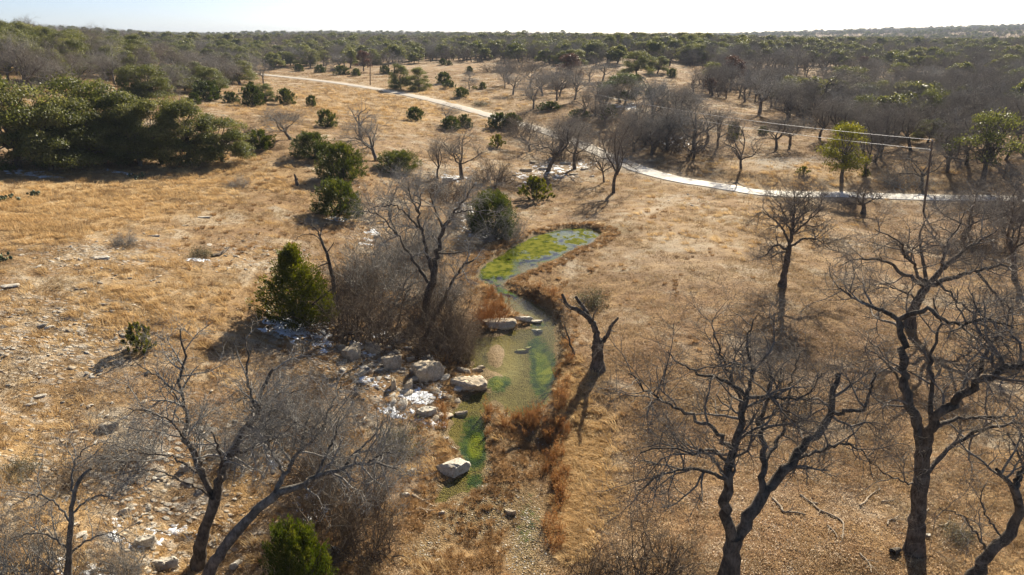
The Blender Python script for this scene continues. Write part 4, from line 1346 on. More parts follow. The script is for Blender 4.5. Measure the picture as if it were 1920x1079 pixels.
def hero(name, label, cat, trunk, tr_r, limbs, n=(62, 508, 3412), lens=(2.3, 1.25, 0.8), tw=0.020, bark='bark_dark', twig='twig_brown', wig=0.24, seed=1, group=None, up=0.08, skip_base=False):
    rng = np.random.default_rng(seed)
    b = at(trunk[0][0], trunk[0][1])
    Y0 = b[1]
    t = thing(name, label, cat, b, 0, group)
    off = b
    tp = resample(px_path(trunk, Y0), 0.35) - off
    tp[0, 2] -= 0.4
    k = len(tp)
    rr = np.interp(np.linspace(0, 1, k), np.linspace(0, 1, len(tr_r)), tr_r)
    rr[:2] *= np.array([1.45, 1.15])
    tp[2:-1] += rng.normal(0, 0.03, tp[2:-1].shape)
    rr = rr * (1 + 0.05 * np.sin(np.arange(k) * 0.9 + seed))
    mb = MB(); v, q = tubes(tp, rr, 12); mb.add(v, q)
    obj('trunk', mb.mesh('trunk', (bark,), True), t)
    LP, LR = [], []
    K = 22
    for pts, r0, r1 in limbs:
        p = px_path(pts, Y0) - off
        p = resample(p, 0.2)
        s = np.linspace(0, len(p) - 1, K)
        p = np.stack([np.interp(s, np.arange(len(p)), p[:, c]) for c in range(3)], 1)
        L = np.linalg.norm(np.diff(p, axis=0), axis=1).sum()
        p[2:-1] += rng.normal(0, 0.010 * L, p[2:-1].shape)
        r = np.linspace(r0, r1, K) * (1 + rng.normal(0, 0.035, K))
        mb = MB(); v, q = tubes(p, r, 8); mb.add(v, q)
        obj('limb', mb.mesh('limb', (bark,), True), t)
        LP.append(p); LR.append(r)
    LP, LR = np.array(LP), np.array(LR)
    if n:
        cb = MB()
        branch_levels(rng, LP, LR, n, lens, (wig, wig * 1.1, wig), (0.06, 0.03, tw), (5, 4, 3), (8, 6, 4), 0.22, up, mb=cb)
        o = obj('crown', cb.mesh('crown', (twig,), False), t)
    return t

G_BIG = 'large leafless trees around the creek'
hero('bare_tree', 'tall bare tree with a forked trunk at the lower right', 'bare tree',
 [(1715, 1035), (1722, 960), (1728, 890), (1731, 830)], (0.42, 0.34, 0.33, 0.32), [
 ([(1730, 838, 0), (1712, 780, .3), (1700, 740, .6), (1690, 690, 1), (1692, 640, 1.2), (1685, 600, 1.5)], .25, .13),
 ([(1685, 600, 1.5), (1660, 585, 1.8), (1635, 575, 2), (1605, 562, 2.5), (1575, 540, 3)], .12, .03),
 ([(1685, 600, 1.5), (1710, 588, 1), (1745, 580, .5), (1770, 598, 0), (1800, 608, -.5), (1840, 600, -1), (1900, 615, -1)], .12, .03),
 ([(1733, 838, 0), (1752, 795, -.5), (1770, 765, -.8), (1800, 745, -1), (1830, 715, -1.5), (1880, 695, -2), (1940, 680, -2.5)], .25, .10),
 ([(1734, 895, 0), (1755, 865, .5), (1790, 835, 1), (1830, 810, 1.3), (1880, 798, 1.5), (1940, 795, 1.5)], .12, .05),
 ([(1755, 800, -.4), (1790, 788, 0), (1840, 782, .5), (1900, 780, 1)], .10, .04),
 ([(1722, 912, 0), (1700, 905, -.5), (1660, 890, -1), (1640, 870, -1.2), (1615, 850, -1.5)], .05, .015),
 ([(1745, 808, 0), (1750, 740, .5), (1742, 680, 1), (1760, 620, 1.5), (1750, 560, 2)], .12, .03),
 ([(1830, 715, -1.5), (1850, 660, -1), (1880, 620, -.5), (1900, 570, 0)], .10, .02),
 ([(1700, 740, .6), (1680, 700, 1.4), (1650, 670, 2), (1620, 650, 2.5)], .08, .02),
 ], n=(72, 586, 3867), seed=11, group=G_BIG)
hero('bare_tree', 'big spreading bare tree at the bottom right with a limb reaching right', 'bare tree',
 [(1362, 1110), (1370, 1060), (1376, 1005)], (0.5, 0.40, 0.34), [
 ([(1374, 1012, 0), (1360, 950, -.3), (1365, 890, -.5), (1375, 840, 0), (1392, 790, .3), (1400, 745, .5)], .26, .12),
 ([(1378, 1012, 0), (1410, 965, .3), (1440, 920, .6), (1478, 870, 1), (1520, 825, 1.3), (1560, 778, 1.5), (1565, 740, 1.7), (1572, 700, 2)], .29, .10),
 ([(1560, 775, 1.5), (1590, 770, 1), (1620, 768, .8), (1630, 735, .6), (1640, 700, .5)], .10, .03),
 ([(1490, 862, 1), (1530, 848, 1.5), (1560, 838, 2), (1590, 835, 2.2), (1620, 850, 2.5), (1635, 890, 2.5)], .09, .02),
 ([(1430, 930, .5), (1432, 870, 1), (1430, 830, 1.5), (1425, 790, 2), (1440, 740, 2.5), (1445, 690, 3)], .16, .05),
 ([(1400, 745, .5), (1370, 720, 0), (1330, 705, -.5), (1290, 690, -1), (1250, 660, -1)], .10, .02),
 ([(1400, 745, .5), (1440, 745, 1), (1490, 750, 1), (1520, 735, 1), (1540, 700, 1.3)], .09, .02),
 ([(1362, 900, -.5), (1320, 880, -1), (1280, 880, -1.5), (1240, 890, -2), (1195, 920, -2.5)], .09, .02),
 ([(1372, 840, 0), (1330, 800, -.5), (1280, 770, -1), (1220, 740, -1.5), (1180, 700, -2)], .10, .02),
 ([(1392, 790, .3), (1380, 730, 1), (1350, 660, 1.5), (1335, 600, 2)], .09, .02),
 ([(1365, 870, -.5), (1330, 840, -1.5), (1300, 850, -2.5), (1250, 840, -3), (1200, 850, -3)], .07, .02),
 ([(1432, 870, 1), (1470, 800, 2.5), (1480, 730, 3), (1500, 660, 3.2)], .10, .02),
 ([(1400, 745, .5), (1410, 690, .5), (1400, 640, .6), (1420, 590, 1)], .09, .02),
 ], n=(106, 821, 5232), seed=12, group=G_BIG)
hero('bare_tree', 'crooked bare tree with a twisted trunk in the lower right corner', 'bare tree',
 [(1822, 1090), (1850, 1042), (1890, 1005), (1905, 975), (1910, 945), (1901, 915)], (0.30, 0.24, 0.22, 0.20, 0.18, 0.16), [
 ([(1901, 918, 0), (1888, 900, -.2), (1878, 893, -.3), (1868, 880, -.3)], .12, .07),
 ([(1901, 918, 0), (1912, 895, .2), (1930, 860, .5), (1950, 820, .5)], .14, .05),
 ([(1880, 1010, 0), (1862, 985, .3), (1845, 960, .5), (1838, 930, .6), (1848, 910, .6)], .05, .02),
 ([(1855, 1038, 0), (1830, 1000, -.3), (1800, 965, -.6), (1760, 950, -.8)], .06, .015),
 ], n=(27, 175, 955), seed=13, group=G_BIG)
hero('bare_tree', 'round crowned bare tree standing alone in the right meadow', 'bare tree',
 [(1466, 537), (1474, 500), (1480, 462)], (0.36, 0.28, 0.25), [
 ([(1480, 466, 0), (1486, 430, 0), (1490, 395, .3), (1488, 358, .4)], .2, .03),
 ([(1478, 470, 0), (1455, 460, -.5), (1435, 478, -1), (1420, 488, -1)], .16, .03),
 ([(1478, 472, 0), (1460, 475, 1), (1440, 488, 1.5)], .12, .03),
 ([(1482, 462, 0), (1510, 448, .5), (1540, 452, 1), (1560, 465, 1)], .14, .03),
 ([(1480, 455, 0), (1460, 420, .6), (1430, 400, 1), (1408, 410, 1)], .14, .02),
 ([(1485, 440, 0), (1520, 410, -.6), (1545, 388, -1)], .13, .02),
 ([(1484, 440, 0), (1470, 400, -1), (1455, 370, -1.5)], .12, .02),
 ([(1486, 430, 0), (1510, 390, 1), (1520, 362, 1.5)], .12, .02),
 ], n=(130, 900, 5200), lens=(2.4, 1.3, 0.85), tw=0.025, seed=14, group=G_BIG)
hero('bare_tree', 'wide spreading bare oak behind the tall forked tree at the right', 'bare tree',
 [(1704, 612), (1715, 575), (1738, 535)], (0.5, 0.38, 0.34), [
 ([(1736, 538, 0), (1765, 505, 0), (1795, 480, .3), (1830, 455, .5), (1870, 430, 1)], .26, .04),
 ([(1738, 536, 0), (1790, 520, -.5), (1830, 508, -1), (1870, 498, -1), (1915, 500, -1)], .24, .05),
 ([(1735, 538, 0), (1690, 510, .5), (1660, 490, 1), (1620, 485, 1), (1572, 500, 1)], .2, .03),
 ([(1738, 534, 0), (1730, 480, 1), (1725, 440, 1.5), (1742, 398, 2)], .18, .03),
 ([(1735, 538, 0), (1700, 480, -1), (1680, 450, -1.5), (1640, 430, -2)], .16, .03),
 ([(1830, 508, -1), (1860, 545, -1.5), (1890, 575, -2), (1905, 605, -2)], .12, .03),
 ([(1752, 522, 0), (1790, 560, -1.5), (1850, 600, -2), (1900, 640, -2)], .12, .02),
 ([(1765, 505, 0), (1775, 460, -1), (1800, 420, -1.5), (1810, 390, -2)], .14, .02),
 ([(1720, 565, 0), (1690, 545, -1), (1650, 540, -2), (1610, 555, -2.5)], .10, .02),
 ], n=(112, 899, 5687), lens=(2.8, 1.4, 0.85), tw=0.022, wig=0.24, seed=15, group=G_BIG)
hero('bare_tree', 'short dark twisted bare tree below the road', 'bare tree',
 [(1618, 402), (1620, 390), (1617, 382)], (0.4, 0.3, 0.26), [
 ([(1617, 384, 0), (1605, 372, 0), (1590, 368, 0)], .2, .03),
 ([(1617, 384, 0), (1630, 378, .5), (1650, 366, 1)], .2, .03),
 ([(1617, 384, 0), (1620, 368, -.5), (1625, 352, -1)], .18, .03),
 ([(1617, 384, 0), (1600, 382, 1), (1582, 386, 1.5)], .14, .03),
 ], n=(50, 390, 2047), lens=(2.2, 1.2, 0.8), tw=0.02, wig=0.26, seed=16, group=G_BIG)
hero('bare_tree', 'forked grey tree with tall bare limbs at the lower left', 'bare tree',
 [(370, 1062), (378, 1020), (395, 960), (403, 932)], (0.34, 0.27, 0.24, 0.23), [
 ([(402, 938, 0), (380, 890, .3), (362, 850, .5), (345, 810, .8), (352, 770, 1), (336, 720, 1.2), (345, 670, 1.5), (338, 618, 1.8)], .15, .03),
 ([(385, 895, .3), (365, 845, -.3), (325, 800, -.8), (300, 780, -1), (240, 765, -1)], .08, .02),
 ([(405, 938, 0), (416, 890, .2), (432, 855, .4), (455, 810, .8), (483, 770, 1), (492, 730, 1.2), (512, 693, 1.5)], .22, .06),
 ([(483, 770, 1), (470, 740, 1.3), (463, 700, 1.6), (465, 660, 1.8), (458, 628, 2)], .09, .02),
 ([(408, 945, 0), (410, 900, -.6), (412, 850, -1), (396, 810, -1.2)], .11, .04),
 ([(400, 935, 0), (340, 900, -1), (280, 880, -1.5), (220, 890, -2)], .06, .015),
 ([(380, 890, .3), (330, 860, 1), (270, 850, 1.5), (200, 830, 2)], .06, .015),
 ([(432, 855, .4), (470, 840, -.6), (520, 820, -1.2), (560, 790, -1.5)], .07, .02),
 ([(455, 810, .8), (480, 760, 0), (520, 740, -.5), (570, 730, -1)], .06, .015),
 ([(352, 770, 1), (310, 720, 1.6), (270, 690, 2), (230, 680, 2)], .05, .015),
 ], n=(80, 645, 4322), lens=(2.0, 1.1, 0.65), bark='bark_dark', twig='twig_grey', seed=17, wig=0.17, group=G_BIG)
hero('bare_tree', 'leaning grey tree with one long limb reaching right at the lower left', 'bare tree',
 [(384, 1095), (410, 1042), (450, 990), (500, 940), (521, 923)], (0.28, 0.25, 0.23, 0.2, 0.19), [
 ([(519, 925, 0), (560, 910, 0), (592, 895, -.3), (640, 880, -.5), (690, 868, -.5), (745, 880, -.6)], .17, .03),
 ([(515, 930, 0), (535, 890, .4), (560, 850, .8), (570, 815, 1), (582, 768, 1.2)], .13, .03),
 ([(592, 895, -.3), (610, 860, .2), (625, 825, .6), (640, 780, .8)], .08, .02),
 ([(640, 880, -.5), (665, 850, 0), (700, 820, .4), (722, 785, .6)], .07, .02),
 ([(560, 850, .8), (600, 810, 1), (620, 760, 1.2), (640, 720, 1.5)], .07, .02),
 ([(535, 890, .4), (510, 850, 0), (500, 800, -.3), (510, 760, -.5)], .06, .02),
 ([(690, 868, -.5), (720, 850, -1), (750, 850, -1.5)], .05, .015),
 ], n=(75, 586, 3867), lens=(1.9, 1.1, 0.65), bark='bark_grey', twig='twig_grey', seed=18, wig=0.16, group=G_BIG)
hero('bare_tree', 'thin pale broken tree near the bottom left corner', 'bare tree',
 [(126, 1090), (130, 1030), (132, 980), (140, 930), (150, 900), (170, 880)], (0.15, 0.12, 0.11, 0.09, 0.08, 0.05), [
 ([(132, 980, 0), (100, 940, .3), (60, 930, .5), (20, 950, .6)], .05, .015),
 ([(132, 965, 0), (180, 930, -.3), (225, 940, -.5)], .05, .015),
 ([(130, 1030, 0), (80, 1000, -.4), (20, 1010, -.6)], .05, .015),
 ([(140, 930, 0), (135, 890, .3), (150, 850, .5), (185, 830, .5)], .05, .015),
 ([(130, 1040, 0), (170, 1010, .4), (210, 1000, .6), (250, 1020, .8)], .05, .015),
 ], n=(35, 273, 1820), lens=(1.6, 1.0, 0.6), bark='bark_grey', twig='twig_grey', seed=19, wig=0.18, group=G_BIG)
hero('bare_tree', 'large grey bare tree rising from the brush on the left creek bank', 'bare tree',
 [(800, 594), (801, 560), (812, 525), (815, 503)], (0.45, 0.36, 0.33, 0.30), [
 ([(815, 507, 0), (825, 460, .3), (831, 430, .5), (850, 400, .8), (870, 377, 1), (890, 345, 1.2)], .24, .05),
 ([(812, 515, 0), (800, 465, -.4), (790, 430, -.6), (785, 400, -.8), (790, 362, -1)], .2, .04),
 ([(803, 530, 0), (770, 480, .5), (745, 440, 1), (720, 412, 1.2), (690, 395, 1.4)], .16, .04),
 ([(790, 430, -.6), (760, 400, -.8), (740, 385, -1), (700, 390, -1)], .10, .03),
 ([(820, 475, .2), (850, 476, .5), (882, 468, .8)], .10, .03),
 ([(831, 430, .5), (815, 390, 1), (802, 350, 1.5)], .12, .03),
 ([(745, 440, 1), (730, 400, 1.5), (745, 350, 2)], .10, .03),
 ([(812, 592, .5), (835, 560, .3), (850, 525, .2), (868, 500, 0), (889, 487, 0)], .2, .07),
 ([(850, 400, .8), (885, 395, 0), (920, 405, -.5)], .08, .02),
 ([(785, 400, -.8), (770, 370, -1.4), (765, 340, -1.6)], .09, .02),
 ], n=(100, 840, 5687), lens=(2.2, 1.2, 0.75), tw=0.014, bark='bark_dark', twig='twig_grey', seed=20, wig=0.17, group=G_BIG)
hero('dead_snag', 'broken dead tree with three bare arms on the right creek bank', 'dead tree',
 [(1121, 692), (1121, 660), (1122, 638)], (0.50, 0.42, 0.38), [
 ([(1121, 643, 0), (1117, 620, 0), (1106, 600, .1), (1085, 582, .2), (1066, 574, .3), (1054, 552, .3)], .28, .11),
 ([(1108, 602, .1), (1094, 577, .5), (1079, 556, .8)], .21, .11),
 ([(1112, 607, 0), (1113, 592, -.3), (1121, 578, -.5)], .08, .03),
 ([(1124, 648, 0), (1138, 630, 0), (1148, 610, -.2), (1159, 596, -.3)], .2, .08),
 ([(1114, 690, .2), (1112, 660, .3), (1113, 640, .2)], .12, .10),
 ], n=(7, 10, 14), lens=(0.9, 0.6, 0.5), seed=21)
hero('dead_snag', 'dark dead tree behind the cone shaped juniper', 'dead tree',
 [(628, 565), (624, 520), (617, 490), (607, 462), (598, 440)], (0.24, 0.19, 0.16, 0.12, 0.09), [
 ([(598, 442, 0), (592, 428, 0), (575, 420, .2), (560, 415, .3)], .07, .02),
 ([(600, 446, 0), (603, 430, -.2), (613, 420, -.3)], .07, .04),
 ([(618, 492, 0), (598, 500, -.3), (582, 512, -.5)], .07, .03),
 ([(608, 463, 0), (590, 440, .4), (565, 442, .8), (548, 455, 1)], .05, .02),
 ([(612, 475, 0), (622, 462, -.2), (626, 455, -.3)], .06, .03),
 ], n=(12, 26, 60), lens=(0.9, 0.6, 0.4), seed=22)
hero('bare_sapling', 'slim leaning bare sapling left of the broken three armed snag', 'sapling',
 [(1078, 668), (1068, 640), (1060, 615)], (0.10, 0.07, 0.05), [
 ([(1062, 620, 0), (1056, 600, 0), (1057, 580, 0)], .04, .012),
 ([(1068, 640, 0), (1052, 625, .2), (1045, 600, .3)], .04, .012),
 ], n=(14, 50, 140), lens=(0.8, 0.5, 0.35), seed=23)

# ---------------------------------------------------------------- rocks
def rock_mesh(seed, mat, flat=0.5, sub=3, cuts=7, rough=0.10, layers=0.0):
    rng = np.random.default_rng(seed)
    import bmesh
    bm = bmesh.new()
    bmesh.ops.create_icosphere(bm, subdivisions=sub, radius=1.0)
    V = np.array([v.co for v in bm.verts]); F = np.array([[v.index for v in f.verts] for f in bm.faces])
    bm.free()
    V = V * (1 + 0.30 * np.stack([fbm(V[:, 0] * 1.1 + seed, V[:, 1] * 1.1 + V[:, 2] * 1.7, 3, seed)], 1))
    for _ in range(cuts):       # flat faces where the rock has split
        nn = unit(rng.normal(0, 1, 3)); d = rng.uniform(0.45, 0.8)
        s = V @ nn
        V = V - np.maximum(s - d, 0)[:, None] * nn * 0.93
    V[:, 2] = np.where(V[:, 2] > 0.42, 0.42 + (V[:, 2] - 0.42) * 0.12, V[:, 2])
    V[:, :2] *= (1 + layers * np.sign(np.sin(V[:, 2:3] * 13.0 + V[:, :1] * 1.5 + seed)) * (0.6 + 0.4 * np.sin(V[:, 2:3] * 5 + seed)))
    V += rng.normal(0, rough * 0.12, V.shape)
    V = V * np.array([1.0, rng.uniform(0.6, 0.85), flat])
    V /= np.abs(V[:, 0]).max() * 1.0
    return mk_mesh('rock', V, None, F, False, (mat,))
ROCKS = [rock_mesh(700 + k, ('limestone', 'limestone_warm', 'limestone', 'limestone_dark')[k % 4], (0.35, 0.5, 0.28, 0.6)[k % 4], 2, 6) for k in range(8)]
BOULD = [rock_mesh(720 + k, ('limestone_warm', 'limestone', 'limestone_warm')[k % 3], (0.45, 0.4, 0.6)[k % 3], 4, 11, 0.2, 0.05) for k in range(9)]

def boulder(px, py, wpx, hm, label, var, rot=0.0, ratio=None, name='boulder', sink=0.35, cat='boulder', tilt=(0, 0), group=None):
    b = at(px, py)
    dep = b[1] * CP - (b[2] - CAM_H) * SP
    w = wpx / FPX * dep / 2
    me = BOULD[var]
    o = obj(name, me)
    hz = np.ptp([v.co.z for v in me.vertices])
    o.scale = (w, w * (ratio or 1.0), hm / hz * 1.6)
    o.location = (b[0], b[1], b[2] + hm * (0.42 - sink))
    o.rotation_euler = (tilt[0], tilt[1], rot)
    tag(o, label, cat, group)
    return o
for a in [
 (845, 880, 78, 0.7, 'large flat white slab with dry grass on it beside the lower channel', 1, 0.35, 1.0),
 (876, 722, 76, 0.8, 'broad pale slab at the left edge of the lower pool', 0, 0.1, 0.9),
 (893, 697, 30, 0.5, 'small tan block on top of the broad pool slab', 3, 0.4, 0.6),
 (868, 697, 34, 0.45, 'narrow tan block behind the broad pool slab', 0, -0.5, 0.5),
 (902, 690, 20, 0.3, 'small loose tan stone at the pool edge', 3, 0.2, 0.8),
 (800, 708, 74, 1.7, 'tall cracked boulder with a snowy ledge', 2, 0.6, 0.8),
 (768, 728, 36, 1.0, 'dark leaning boulder left of the cracked one', 5, 1.2, 0.5),
 (735, 690, 40, 1.5, 'grey upright rock in the brush of the bank', 8, 0.3, 0.6),
 (738, 728, 28, 1.3, 'narrow grey rock below the upright one', 5, 1.6, 0.6),
 (797, 776, 46, 0.8, 'snow capped boulder beside rust coloured weeds', 4, 0.1, 0.8),
 (660, 668, 44, 1.3, 'shaded bank rock under the brush', 8, 0.9, 0.8),
 (700, 660, 40, 1.0, 'shaded ledge block in the middle of the brush', 2, -0.4, 0.7),
 (745, 640, 36, 0.9, 'pale ledge block at the foot of the creek tree', 7, 0.5, 0.6),
 (832, 655, 40, 0.8, 'half hidden slab above the dark part of the pool', 0, -0.2, 0.6),
 (938, 608, 66, 0.6, 'long flat ledge at the top of the lower pool', 6, 0.25, 0.55),
 (978, 598, 44, 0.35, 'thin slab at the foot of the riffle', 1, 0.0, 0.5),
 (1003, 604, 30, 0.3, 'flat stone in the riffle', 4, 0.1, 0.5),
 (1006, 621, 26, 0.25, 'flat stone just below the riffle', 7, -0.2, 0.5),
 (978, 660, 30, 0.35, 'pale stone in the middle of the green pool', 3, 0.2, 0.6),
 (990, 655, 16, 0.3, 'dark stone touching the pale pool stone', 5, 0.4, 0.8),
 (865, 778, 26, 0.4, 'dark mossy stone in the narrow channel', 8, 0.2, 0.6),
 (848, 842, 34, 0.3, 'long narrow slab standing along the channel edge', 1, -0.7, 0.25),
 (834, 825, 16, 0.3, 'small pale stone above the long narrow slab', 4, 0.4, 0.7),
 (772, 888, 22, 0.45, 'grey stone left of the large white slab', 7, 0.3, 0.8),
 (755, 886, 20, 0.4, 'dark stone left of the grey one by the white slab', 5, 0.8, 0.7),
 (757, 930, 24, 0.3, 'pale stone in the dead grass of the left bank', 1, 0.2, 0.7),
 (683, 966, 26, 0.4, 'pale block at the edge of the brown brush', 4, 0.8, 0.6),
 (827, 964, 16, 0.25, 'rounded white stone on the gravel', 1, 0.4, 0.8),
 (955, 962, 26, 0.3, 'dark flat stone on the gravel bar', 5, -0.3, 0.6),
 (818, 1053, 14, 0.2, 'whitish stone at the bottom of the gravel', 4, 0.5, 0.7),
 (1101, 1000, 15, 0.35, 'round white stone alone in the grass of the right bank', 7, 0.5, 0.9),
 (1738, 1006, 14, 0.25, 'pale stone at the foot of the forked tree', 4, 0.2, 0.9),
 (183, 484, 50, 0.16, 'largest flat pale slab on the left slope', 1, 0.1, 0.9),
 (124, 488, 26, 0.16, 'white angular stone left of the largest slope slab', 4, 0.6, 0.8),
 (15, 537, 40, 0.16, 'flat pale slab at the left edge of the slope', 7, 0.0, 0.8),
 (287, 443, 26, 0.16, 'white ledge stone on the upper left slope', 1, 0.2, 0.5),
 (346, 424, 14, 0.16, 'dark topped stone by the white ledge stone', 5, 0.4, 0.8),
 (375, 408, 44, 0.16, 'long thin ledge stone in the golden grass', 4, 0.1, 0.3),
 (298, 530, 12, 0.16, 'small white block alone on the stony slope', 3, 0.4, 0.8),
 (73, 744, 26, 0.16, 'pale boulder among grass on the lower left slope', 4, 0.5, 0.7),
 (90, 615, 22, 0.16, 'white stone in the middle of the stony slope', 1, 1.0, 0.8),
 (207, 804, 34, 0.6, 'grey boulder left of the pale twiggy brush', 8, 0.2, 0.8),
 (57, 760, 24, 0.16, 'greyish boulder near the left edge', 7, 0.2, 0.7),
 (270, 1018, 44, 0.6, 'large pale block in the rubble at the bottom left', 4, 0.3, 0.7),
 (310, 1062, 50, 0.6, 'wide pale block at the bottom edge of the rubble', 7, 0.1, 0.7),
 (620, 1040, 36, 0.6, 'bright white block right of the bottom juniper', 1, 0.5, 0.9),
 (443, 1062, 26, 0.4, 'grey stone between the leaning tree and the juniper', 7, 0.5, 0.8),
 (345, 880, 28, 0.5, 'grey stone behind the forked tree', 4, 0.9, 0.8),
 (232, 963, 26, 0.4, 'pale stone left of the forked grey tree', 1, 0.7, 0.8),
 (1018, 318, 26, 0.7, 'snow dusted ledge at the foot of the rock heap tree', 4, 0.2, 0.6),
 (1060, 308, 24, 0.7, 'snow dusted ledge right of the rock heap tree', 7, -0.2, 0.6),
 (985, 322, 26, 0.9, 'dark ledge at the left of the rock heap', 5, 0.1, 0.6),
 (1045, 334, 28, 0.5, 'lower pale ledge of the rock heap', 1, 0.1, 0.5),
 (1095, 318, 22, 0.5, 'pale ledge stone at the right end of the rock heap', 4, 0.3, 0.6),
 (1000, 306, 20, 0.6, 'dark stone behind the rock heap, left side', 2, 0.8, 0.8),
 (1032, 300, 22, 0.6, 'pale stone at the back of the rock heap', 7, 1.1, 0.7),
 (1076, 328, 20, 0.5, 'dark stone in front of the rock heap', 8, 0.4, 0.7),
 (1110, 332, 18, 0.4, 'small pale stone right of the rock heap', 1, 0.9, 0.7),
 (1240, 262, 26, 0.9, 'dark block of the heap beyond the road, left one', 8, 0.2, 0.6),
 (1275, 266, 24, 0.9, 'dark block of the heap beyond the road, right one', 5, 0.4, 0.6),
 (1255, 278, 26, 0.6, 'low dark ledge in front of the heap beyond the road', 2, 0.0, 0.5),
 (838, 338, 24, 0.6, 'pale ledge under the spreading bare tree', 4, 0.1, 0.4),
 (895, 348, 24, 0.6, 'dark ledge in the gully left of the rock heap', 5, 0.2, 0.4),
 (868, 400, 26, 0.6, 'bright white rock left of the big dark juniper', 1, 0.6, 0.6),
 (706, 445, 20, 0.5, 'white rock left of the large creek tree', 4, 0.8, 0.6),
]:
    boulder(*a)

def rock_zone_points(rng, M, weight, amin=-0.98, amax=0.6, y0=21.5, y1=130):
    a = rng.uniform(amin, amax, M); y = np.exp(rng.uniform(math.log(y0), math.log(y1), M)); x = a * y
    w = weight(x, y)
    k = rng.random(M) < w
    return x[k], y[k]
def rocky_weight(x, y):
    z = height(x, y)
    m = masks(x, y, z)
    cl = smooth(-0.12, 0.32, fbm(x / 3.2, y / 2.0, 3, 191))
    return np.clip(m[0] * (0.12 + cl), 0, 1) * (sd_water(x, y) > 0.4) * (road_dist(x, y)[0] > 3)
def gravel_weight(x, y):
    z = height(x, y)
    m = masks(x, y, z)
    return np.clip(m[2] * 0.8, 0, 1) * (sd_water(x, y) > 0.05)

rg = np.random.default_rng(77)
sx, sy = rock_zone_points(rg, 44000, rocky_weight)
gx, gy = rock_zone_points(rg, 42000, gravel_weight, -0.25, 0.35, 23, 70)
cut = 215
cand = sorted(range(min(len(sx), 3000)), key=lambda k: sy[k])[:]
ind = rg.choice(len(cand), cut, replace=False)
small_rock = []
ROCK_WORDS = ('on the left slope', 'in the rubble', 'on the creek bank', 'on the far ledges')
GROUP_WORDS = ('stones strewn over the left slope', 'stones of the rubble at the lower left', 'stones on the banks of the creek', 'stones on the ledges and heaps upstream')
ROCK_MARKS = [(183, 484, 'the largest slope slab'), (15, 537, 'the left edge slab'), (287, 443, 'the upper ledge stone'), (73, 744, 'the boulder among grass'), (90, 615, 'the midslope white stone'), (207, 804, 'the grey boulder'), (263, 650, 'the lone yellow juniper'),
 (375, 475, 'the little olive bush'), (560, 590, 'the cone shaped juniper'), (634, 400, 'the round dark juniper'), (370, 1060, 'the forked tree foot'), (270, 1018, 'the large pale rubble block'), (130, 1030, 'the thin broken tree'), (562, 1050, 'the bottom juniper'), (800, 708, 'the cracked boulder'),
 (845, 880, 'the large white slab'), (797, 776, 'the snow capped boulder'), (735, 690, 'the upright grey rock'), (1040, 318, 'the snowy rock heap'), (1255, 268, 'the dark heap beyond the road'), (868, 336, 'the gully bare tree'), (922, 430, 'the large dark juniper'), (706, 445, 'the white bank rock'), (1300, 378, 'the road bend'), (1480, 302, 'the pale gravel patch'), (450, 345, 'the grey grass bush'), (57, 760, 'the left edge boulder'), (345, 880, 'the stone behind the forked tree')]
used_r = set()
bank = []
while len(bank) < 64:
    u, v_ = rg.uniform(636, 890), rg.uniform(616, 812)
    if abs((u - 640) * 0.55 + 640 - v_) < 62:
        p_ = at(u, v_)
        if sd_water(p_[:1], p_[1:2])[0] > 0.2: bank.append((p_[0], p_[1]))
for j in list(ind) + bank:
    onbank = isinstance(j, tuple)
    if onbank: x, y = j
    else:
        k = cand[j]; used_r.add(k)
        x, y = sx[k], sy[k]
    z = float(height(np.array([x]), np.array([y]))[0])
    o = obj('rock', ROCKS[int(rg.integers(0, 8))], loc=(x, y, z - 0.01))
    s = 0.10 + 0.26 * rg.random() ** 2.2 + 0.0022 * y
    if onbank: s = rg.uniform(0.22, 0.75)
    o.scale = (s, s, s * (rg.uniform(0.7, 1.2) if onbank else rg.uniform(0.4, 0.8))); o.rotation_euler = (rg.normal(0, 0.15), rg.normal(0, 0.15), rg.uniform(0, 6.28))
    px, py = project(np.array([x, y, z]))
    w = 3 if py < 360 else 2 if px > 560 else 1 if (py > 780 and px > 130) else 0
    mark = min(ROCK_MARKS, key=lambda l: (l[0] - px) ** 2 + ((l[1] - py) * 1.6) ** 2)
    dx, dy = px - mark[0], py - mark[1]
    side = ('left of ' if dx < 0 else 'right of ') if abs(dx) > abs(dy) * 1.6 else ('above ' if dy < 0 else 'below ')
    gap = math.hypot(dx, dy * 1.6)
    side = ('close ' if gap < 45 else 'well ' if gap > 110 else '') + side
    big = ('larger ' if s > 0.55 else 'small ' if s < 0.35 else '') if onbank else 'larger ' if s > 0.30 + 0.0022 * y else 'small ' if s < 0.14 + 0.0022 * y else ''
    tone = {'limestone': 'white', 'limestone_warm': 'tan', 'limestone_dark': 'grey'}[o.data.materials[0].name]
    tag(o, big + tone + ' stone ' + ROCK_WORDS[w] + ', ' + side + mark[2], 'rock', GROUP_WORDS[w])
    SAME.append((o, float(px)))
    if len(small_rock) < 8 and all(o.data != p.data for p in small_rock): small_rock.append(o)
rest = np.array([k for k in range(len(sx)) if k not in used_r])
X, Y = sx[rest], sy[rest]
Z = height(X, Y)
s = (0.045 + 0.15 * rg.random(len(X)) ** 2.5) * (1 + Y / 160.0)
scatter('loose_stones', np.stack([X, Y, Z + 0.01], -1), np.stack([rg.normal(0, 0.2, len(X)), rg.normal(0, 0.2, len(X)), rg.uniform(0, 6.28, len(X))], -1), np.stack([s, s, s * 0.9], -1), small_rock, 'countless small limestone chips strewn over the stony ground')
Z = height(gx, gy)
s = 0.016 + 0.06 * rg.random(len(gx)) ** 3
